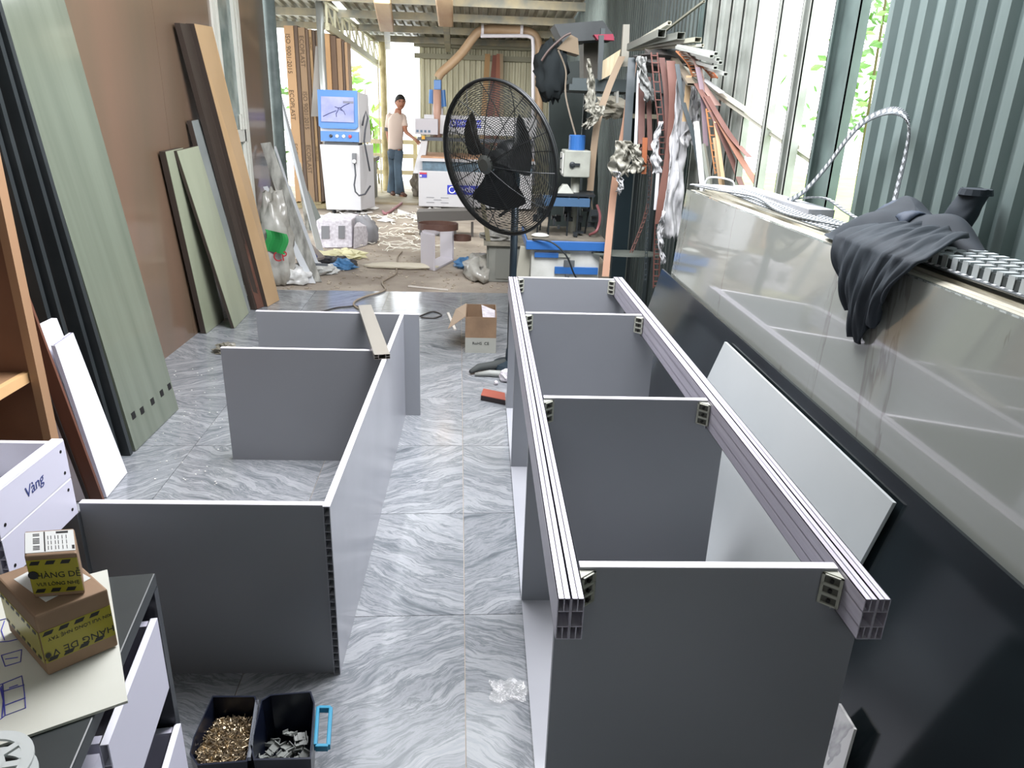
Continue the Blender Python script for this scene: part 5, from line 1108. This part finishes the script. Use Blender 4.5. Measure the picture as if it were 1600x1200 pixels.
# hanging and jutting strips: pixel path, depths, width, colour
rs = mat('strip_red_brown', '5f423c', .5, c2='6e4f47', scale=6); ts = mat('strip_tan', 'a8846a', .6); dk_ = mat('strip_dark', '3a4346', .4); wt = mat('strip_white', 'cfd0d2', .4); gs = mat('strip_grey_green', '8d9189', .4, metal=.3); og = mat('strip_orange', '9a5c3c', .5); sal = mat('strip_salmon', 'a07a62', .5)
HG = 'strips hanging from the scrap rack'
def hang(px, ys, w_, m, label, name='hanging_strip', cat='strip', perf=False, th=.006, group=HG):
    pts = spline([GY(u, v, y) for (u, v), y in zip(px, ys)], 5) if len(px) > 2 else [GY(u, v, y) for (u, v), y in zip(px, ys)]
    if not perf:
        mb = MB(); prev = None
        for p in pts:
            a = V((w_ / 2, 0, 0)); vs = [p - a, p + a, p + a + V((0, th, 0)), p - a + V((0, th, 0))]; k = len(mb.v); mb.v += vs
            if prev is not None:
                for j in range(4): mb.f.append((prev + j, prev + (j + 1) % 4, k + (j + 1) % 4, k + j))
            else: mb.f.append((k + 3, k + 2, k + 1, k))
            prev = k
        mb.f.append((prev, prev + 1, prev + 2, prev + 3)); o = mb.build(name, m)
    else:  # perforated strip: two edge cords and cross bars
        mb = MB(); L_ = 0
        for p, q in zip(pts[:-1], pts[1:]):
            d = (q - p); n_ = max(1, int(d.length / .028)); ex = V((w_ / 2, 0, 0))
            for s in (-1, 1): mb.bar(p + ex * s, q + ex * s, w_ * .22, th)
            for k in range(n_): c = p + d * ((k + .5) / n_); mb.bar(c - ex, c + ex, .013, th)
        o = mb.build(name, m)
    return tag(o, label, cat, group)
hang([(972, 88), (950, 140), (932, 200), (922, 298)], [5.3, 5.2, 5.1, 5.1], .045, mat('strip_ribbed', '8c7a64', .6), 'ribbed brown strip slanting toward the machine', perf=False)
hang([(990, 95), (978, 190), (960, 290), (946, 432)], [5.0, 4.9, 4.8, 4.6], .045, sal, 'long salmon batten slanting down behind the tall frame')
hang([(988, 90), (984, 150), (979, 232)], [4.85, 4.8, 4.75], .05, dk_, 'dark slate strip beside the salmon batten')
hang([(998, 110), (992, 250)], [4.8, 4.7], .018, wt, 'thin white rod hanging after the slate strip')
hang([(1003, 130), (1002, 225)], [4.75, 4.7], .04, rs, 'faded red strip behind the fluffy sleeve')
hang([(1008, 215), (1006, 272)], [4.55, 4.55], .03, og, 'short orange strip end below the rags')
hang([(1013, 120), (1016, 235)], [4.7, 4.65], .03, rs, 'dusky red strip right of the faded one')
hang([(1022, 82), (1028, 150), (1034, 210), (1034, 300), (1028, 352), (1025, 450)], [4.5] * 6, .035, mat('strip_punched_red', '6c4740', .5), 'long punched red-brown strip with square holes', perf=True)
hang([(1034, 90), (1042, 150), (1044, 225)], [4.5, 4.48, 4.45], .035, rs, 'smooth maroon strip next to the punched one')
hang([(1048, 95), (1052, 160), (1046, 240), (1034, 312), (1030, 350)], [4.45, 4.4, 4.38, 4.36, 4.36], .05, mat('strip_rose', '6f4d43', .5), 'broad rose-brown strip bending in front of the white film')
hang([(1000, 230), (1016, 260), (1010, 330), (986, 395)], [4.7, 4.65, 4.6, 4.6], .014, rs, 'thin dark red cord strip swinging to the tabletop', perf=True)
hang([(1014, 260), (1012, 340), (1008, 440)], [4.6, 4.6, 4.6], .014, dk_, 'thin dark perforated strip hanging to the floor', perf=True)
hang([(1028, 270), (1024, 328)], [4.4, 4.4], .02, wt, 'short white tube end with a round mouth')
hang([(1077, 118), (1070, 190)], [4.2, 4.2], .03, mat('strip_cream', 'b39a78', .5), 'cream strip in front of the long film sheet')
hang([(1058, 100), (1068, 160), (1084, 215), (1098, 290)], [4.3, 4.2, 4.15, 4.1], .025, dk_, 'dark strip curving outward to the stack end')
hang([(1090, 105), (1098, 150), (1103, 228)], [4.1, 4.05, 4.0], .025, mat('strip_mauve', '83727a', .5), 'mauve strip hanging before the steel posts')
hang([(1070, 75), (1088, 95), (1098, 130), (1122, 165)], [4.3, 4.2, 4.1, 4.0], .035, mat('strip_pink', 'a98c83', .5), 'pale pink strip arching over the bundle')
hang([(1088, 130), (1110, 170), (1140, 240), (1160, 292)], [4.1, 3.95, 3.8, 3.7], .03, rs, 'maroon strip slanting out over the slab stack')
hang([(1098, 140), (1130, 200), (1165, 260), (1202, 315)], [4.1, 3.85, 3.65, 3.5], .035, mat('strip_brick', '74503f', .5), 'brick-red strip reaching farthest over the slab stack')
hang([(1104, 150), (1140, 210), (1172, 246)], [4.0, 3.8, 3.65], .03, rs, 'shorter brick strip alongside the farthest one')
hang([(1108, 170), (1116, 230), (1122, 272)], [3.95, 3.9, 3.88], .03, mat('strip_punched_orange', 'a9764e', .5), 'orange punched strip with dark slots before the posts', perf=True)
hang([(1118, 190), (1130, 280)], [3.9, 3.8], .02, mat('strip_cream', 'b39a78', .5), 'cream strip beside the orange punched one')
hang([(1062, 80), (1080, 100), (1088, 120)], [4.35, 4.3, 4.25], .04, mat('strip_punched_amber', '9c6644', .5), 'amber punched strip end on top of the bundle', perf=True)
hang([(1092, 98), (1105, 108), (1117, 122)], [4.2, 4.15, 4.1], .03, og, 'short orange strip poking out under the silver ends', perf=True)
for k, (px_, lab_) in enumerate((((1088, 190, 1098, 295), 'pale upright profile standing at the far end of the stack'), ((1098, 225, 1110, 295), 'grey upright profile standing at the far end of the stack'), ((1118, 215, 1128, 290), 'cream upright profile nearest the steel posts'))):
    a, b_ = GY(px_[0], px_[1], 3.9), GY(px_[2], px_[3], 3.85); b_ = b_ + (b_ - a) * (b_.z / (a.z - b_.z)) * .98
    tag(MB().bar(a, b_, .025, .02).build('upright_profile', [wt, gs, mat('strip_cream', 'b39a78', .5)][k]), lab_, 'profile', 'upright profiles at the stack end')
JG = 'metal profiles jutting from the rack'
def jut(p0, y0, p1, y1, w_, h_, m, label, hollow=True):
    a, b_ = GY(*p0, y0), GY(*p1, y1); mb = MB(); d = (b_ - a).normalized(); s = d.cross(V((0, 0, 1))).normalized(); u = s.cross(d)
    for q in (-1, 1): mb.bar(a + s * q * w_ / 2, b_ + s * q * w_ / 2, .002, h_); mb.bar(a + u * q * h_ / 2, b_ + u * q * h_ / 2, w_, .002)
    tag(mb.build('jutting_profile', m), label, 'profile', JG)
jut((985, 72), 5.2, (1046, 36), 4.5, .022, .018, mat('profile_light', 'c5c4b4', .4), 'light profile pointing steeply up from the bundle')
jut((985, 74), 5.2, (1034, 52), 4.5, .045, .04, gs, 'square grey tube under the steep light profile')
jut((985, 74), 5.2, (1064, 56), 4.4, .045, .035, gs, 'longer grey tube with an open black mouth')
jut((985, 77), 5.2, (1091, 62), 4.3, .04, .022, mat('profile_olive', 'a5a595', .4), 'olive channel profile reaching to the steel posts')
jut((990, 78), 5.2, (1098, 71), 4.25, .015, .012, mat('profile_light', 'c5c4b4', .4), 'thin light rod just under the olive channel')
jut((1040, 48), 5.0, (1100, 2), 4.5, .012, .01, mat('profile_dim', '8a8a7a', .4), 'thin rod slanting up to the top of the posts')
for k, (p0, p1) in enumerate((((1060, 72), (1119, 84)), ((1058, 74), (1112, 88)), ((1064, 80), (1122, 93)), ((1068, 84), (1126, 98)), ((1072, 92), (1118, 106)), ((1076, 96), (1134, 116)))):
    jut(p0, 4.4, p1, 3.9, .02, .014, mat('profile_silver', 'b9bdb8', .35, metal=.4), ['topmost silver channel end in the fan of ends', 'second silver channel end from the top', 'third silver channel end from the top', 'fourth silver channel end from the top', 'short silver channel end near the orange strip', 'lowest and longest silver channel end'][k])
jut((1045, 90), 4.9, (1272, 244), 3.0, .02, .014, mat('profile_light', 'c5c4b4', .4), 'long pale profile slanting across the open bays, upper of two')
jut((1045, 96), 4.9, (1277, 258), 3.0, .02, .014, mat('profile_light', 'c5c4b4', .4), 'long pale profile slanting across the open bays, lower of two')
jut((1095, 120), 4.2, (1128, 145), 3.9, .03, .004, wt, 'white flat strip below the silver ends')
jut((1050, 86), 4.7, (1080, 132), 4.1, .04, .012, mat('profile_brown', '6f6658', .5), 'brown channel angled down through the bundle')
jut((1012, 88), 4.9, (1054, 108), 4.5, .03, .03, mat('profile_brown', '6f6658', .5), 'short brown channel with a pale rim in the bundle')
tag(lump(GY(1045, 95, 4.75)[:], .15, .12, .06, 97, .4, 18, 12).build('bundle_core', mat('bundle_dark', '3f4344', .8, c2='5b5550', scale=9)), 'dark tangle of short offcuts inside the bundle', 'offcuts')

# ---------------------------------------------------------------- things on top of the slab stack
pk_d = mat('perforated_grey', '9a9ea1', .5); pk_l = mat('perforated_light', 'c3c6c8', .45)
def perf(pts, w_, label, m, up=V((0, 0, 1)), pitch=.024, side=None):
    pts = spline(pts, 8); mb = MB(); sl = MB(); acc = 0
    for p, q in zip(pts[:-1], pts[1:]):
        d = q - p; L_ = d.length
        if L_ < 1e-5: continue
        dn = d / L_; s = (side if side is not None else dn.cross(up)).normalized() * w_ / 2; nn = dn.cross(s).normalized()
        mb.bar(p - dn * .001, q + dn * .001, w_, .003, up=nn if abs(nn.dot(dn)) < .9 else up)
        while acc < L_:
            c = p + dn * acc; sl.bar(c - s * .72, c + s * .72, .011, .0055, up=nn); acc += pitch
        acc -= L_
    t = thing('perforated_strip', pts[0], label, 'strip', 'perforated strips on the slab stack')
    mb.build('band', mat('band_dark', '4c5255', .45), t); sl.build('slots', m, t)['kind'] = 'stuff'; return t
zt = ZT + .008
for k in range(4):
    x_ = 1.02 + .034 * k
    perf([V((x_ - .03, 3.50, zt + .01)), V((x_ - .02, 3.1, zt + .03)), V((x_ + .01, 2.6, zt + .012)), V((x_ + .02, 2.1, zt + .008)), V((x_ + .01, 1.6, zt + .012)), V((x_ + .02, 1.0, zt + .01))], .022, ['perforated strip nearest the front edge of the slab stack', 'second perforated strip from the front edge of the slab stack', 'third perforated strip from the front edge of the slab stack', 'perforated strip closest to the metal wall'][k], pk_d if k % 2 else pk_l, side=V((1, 0, .25)))
perf([V((.985, 3.40, zt + .012)), V((.975, 3.0, zt + .03)), V((1.03, 2.75, zt + .035)), V((1.02, 2.45, zt + .015)), V((1.08, 2.1, zt + .02))], .018, 'bent perforated strip snaking over the others', pk_l)
tooth_me = None; ddk = mat('duct_dark', '3a4142', .5); dlt = mat('duct_grey', 'a9b1b2', .5)
for k in range(3):
    x_ = 1.03 + .052 * k
    dt = thing('slotted_duct', (x_, 1.0, zt), ['slotted grey duct nearest the edge in front of the jacket', 'middle slotted grey duct in front of the jacket', 'slotted grey duct against the metal wall'][k], 'duct', 'slotted ducts on the slab stack')
    MB().box((x_, .4, zt + .006), (x_ + .036, 1.74, zt + .034)).build('duct_body', ddk, dt)
    for q in range(37):
        yy = .404 + .036 * q
        if tooth_me is None: o = MB().box((x_ + .002, yy, zt + .0345), (x_ + .034, yy + .019, zt + .040)).box((x_ - .002, yy, zt + .012), (x_ - .0005, yy + .019, zt + .040)).build('tooth', dlt, dt); tooth_me = o.data; tl0 = V((x_, .80, zt))
        else:
            o = bpy.data.objects.new('tooth', tooth_me); C.objects.link(o); o.parent = dt; o.location = V((0, yy - .404, 0))
tag(MB().slab([(1.10, 2.45, zt), (1.19, 2.45, zt), (1.19, 3.3, zt), (1.12, 3.3, zt)], (0, 0, .03)).build('grey_sheet', mat('sheet_light_grey', '9b9ea3', .4)), 'light grey sheet lying along the wall side of the stack', 'sheet')
# looping strip rising against the wall
loop = [GX(1215, 322, 1.12), GX(1255, 300, 1.16), GX(1290, 262, 1.19), GX(1320, 222, 1.20), GX(1350, 190, 1.21), GX(1385, 174, 1.23), GX(1408, 178, 1.24), GX(1420, 200, 1.24), GX(1415, 240, 1.24), GX(1403, 290, 1.22), GX(1395, 325, 1.2)]
perf(loop, .034, 'loop of perforated strip rising in an arch against the metal wall', pk_d, side=V((.3, 1, .4)))
perf([GX(1215, 318, 1.14), GX(1250, 310, 1.16), GX(1290, 310, 1.18), GX(1320, 330, 1.19), GX(1345, 345, 1.18), GX(1370, 360, 1.14)], .018, 'low arch of pale perforated strip ending under the jacket', pk_l)
tag(MB().tube(spline([V((.99, 3.3, zt + .0)), V((1.0, 3.28, zt + .06)), V((1.10, 3.26, zt + .05)), V((1.11, 3.26, zt))]), .004, 5).build('tie_wire', wt), 'white tie wire round the strips at the far end', 'wire')
# dark jacket thrown over the stack
jk = mat('jacket_cloth', '1d2830', .8, c2='162028', scale=6, bump=.1)
jt = thing('jacket', (1.1, 1.8, ZT), 'dark navy jacket thrown over the slab stack, one part hanging down the front', 'jacket')
def noise(x, yy, s=0): return math.sin(x * 17 + yy * 9 + s) * .5 + math.sin(x * 7 - yy * 23 + s * 2) * .3 + math.sin(x * 41 + yy * 31 + s) * .2
def jb(a, b):  # heap on top
    th = 2 * PI * a; rr = b; x = 1.12 + .15 * rr * math.cos(th) * (1 + .1 * math.sin(3 * th)); yy = 1.88 + .30 * rr * math.sin(th) * (1 + .12 * math.sin(5 * th + 1))
    h_ = (1 - rr ** 2.2) * (.075 + .03 * math.sin(yy * 13 + 1.0) + .015 * math.sin(x * 40)) + .022 * noise(x * 1.5, yy * 1.5) * (1 - rr ** 3)
    h_ += .085 * math.exp(-((x - 1.21) / .06) ** 2 - ((yy - 1.75) / .09) ** 2) * (1 - rr ** 4)
    if rr > .97: h_ = 0
    return V((min(x, 1.285), yy, ZT + .035 * (1 - rr) + max(.012, h_)))
MB().grid(jb, 48, 18).build('body', jk, jt, smooth=True, sub=1)
def js(a, b):  # sleeve bump at the back
    p0, p1 = V((1.21, 1.86, ZT + .04)), V((1.24, 1.83, ZT + .165)); c = p0.lerp(p1, a); r_ = .05 * (1 - .25 * a); th = 2 * PI * b
    return c + V((math.cos(th) * r_ * .7, math.sin(th) * r_ * 1.1, 0)) + V((.004 * noise(a, b, 3), 0, .008 * math.sin(3 * th)))
MB().grid(js, 10, 20).build('sleeve', jk, jt, smooth=True, sub=1)
MB().tube([(1.24, 1.83, ZT + .155), (1.24, 1.83, ZT + .170)], [.04, .036], 14).build('cuff', jk, jt)
def jh(a, b):  # part hanging over the front edge of the stack
    y0_ = 1.64 - .14 * a / .38 if a < .38 else 1.50 + .13 * (a - .38) / .62
    y1_ = 1.89 - .07 * a; yy = y0_ + (y1_ - y0_) * b
    fold = .010 * math.sin(b * 15 + a * 4 + math.sin(a * 5)) + .006 * math.sin(b * 34 - a * 7) + .003 * math.sin(b * 71 + a * 11)
    L_ = (.0 + .245 * (1 - abs(b - .42) * .9) + .012 * math.sin(b * 25))
    s = a
    if s < .38: x = 1.12 - (1.12 - .945) * (s / .38); z = ZT + .075 - .03 * (s / .38) ** 2 + abs(fold) * .8
    else: t = (s - .38) / .62; x = .945 - .012 - .02 * math.sin(PI * t) - abs(fold) * .9; z = ZT + .045 - L_ * t
    return V((x, yy - .05 * max(0, s - .38), z))
MB().grid(jh, 40, 44).build('hanging_part', jk, jt, smooth=True, solid=.006)
MB().grid(lambda a, b: V((1.12 + .10 * (b - .5), 1.83 + .17 * a, ZT + .118 + .012 * math.sin(3 * a * PI + b * 4) - .12 * (b - .5) ** 2 - .1 * (a - .5) ** 2)), 14, 10).build('lining', mat('jacket_blue', '2c3848', .7), jt, smooth=True, solid=.006)
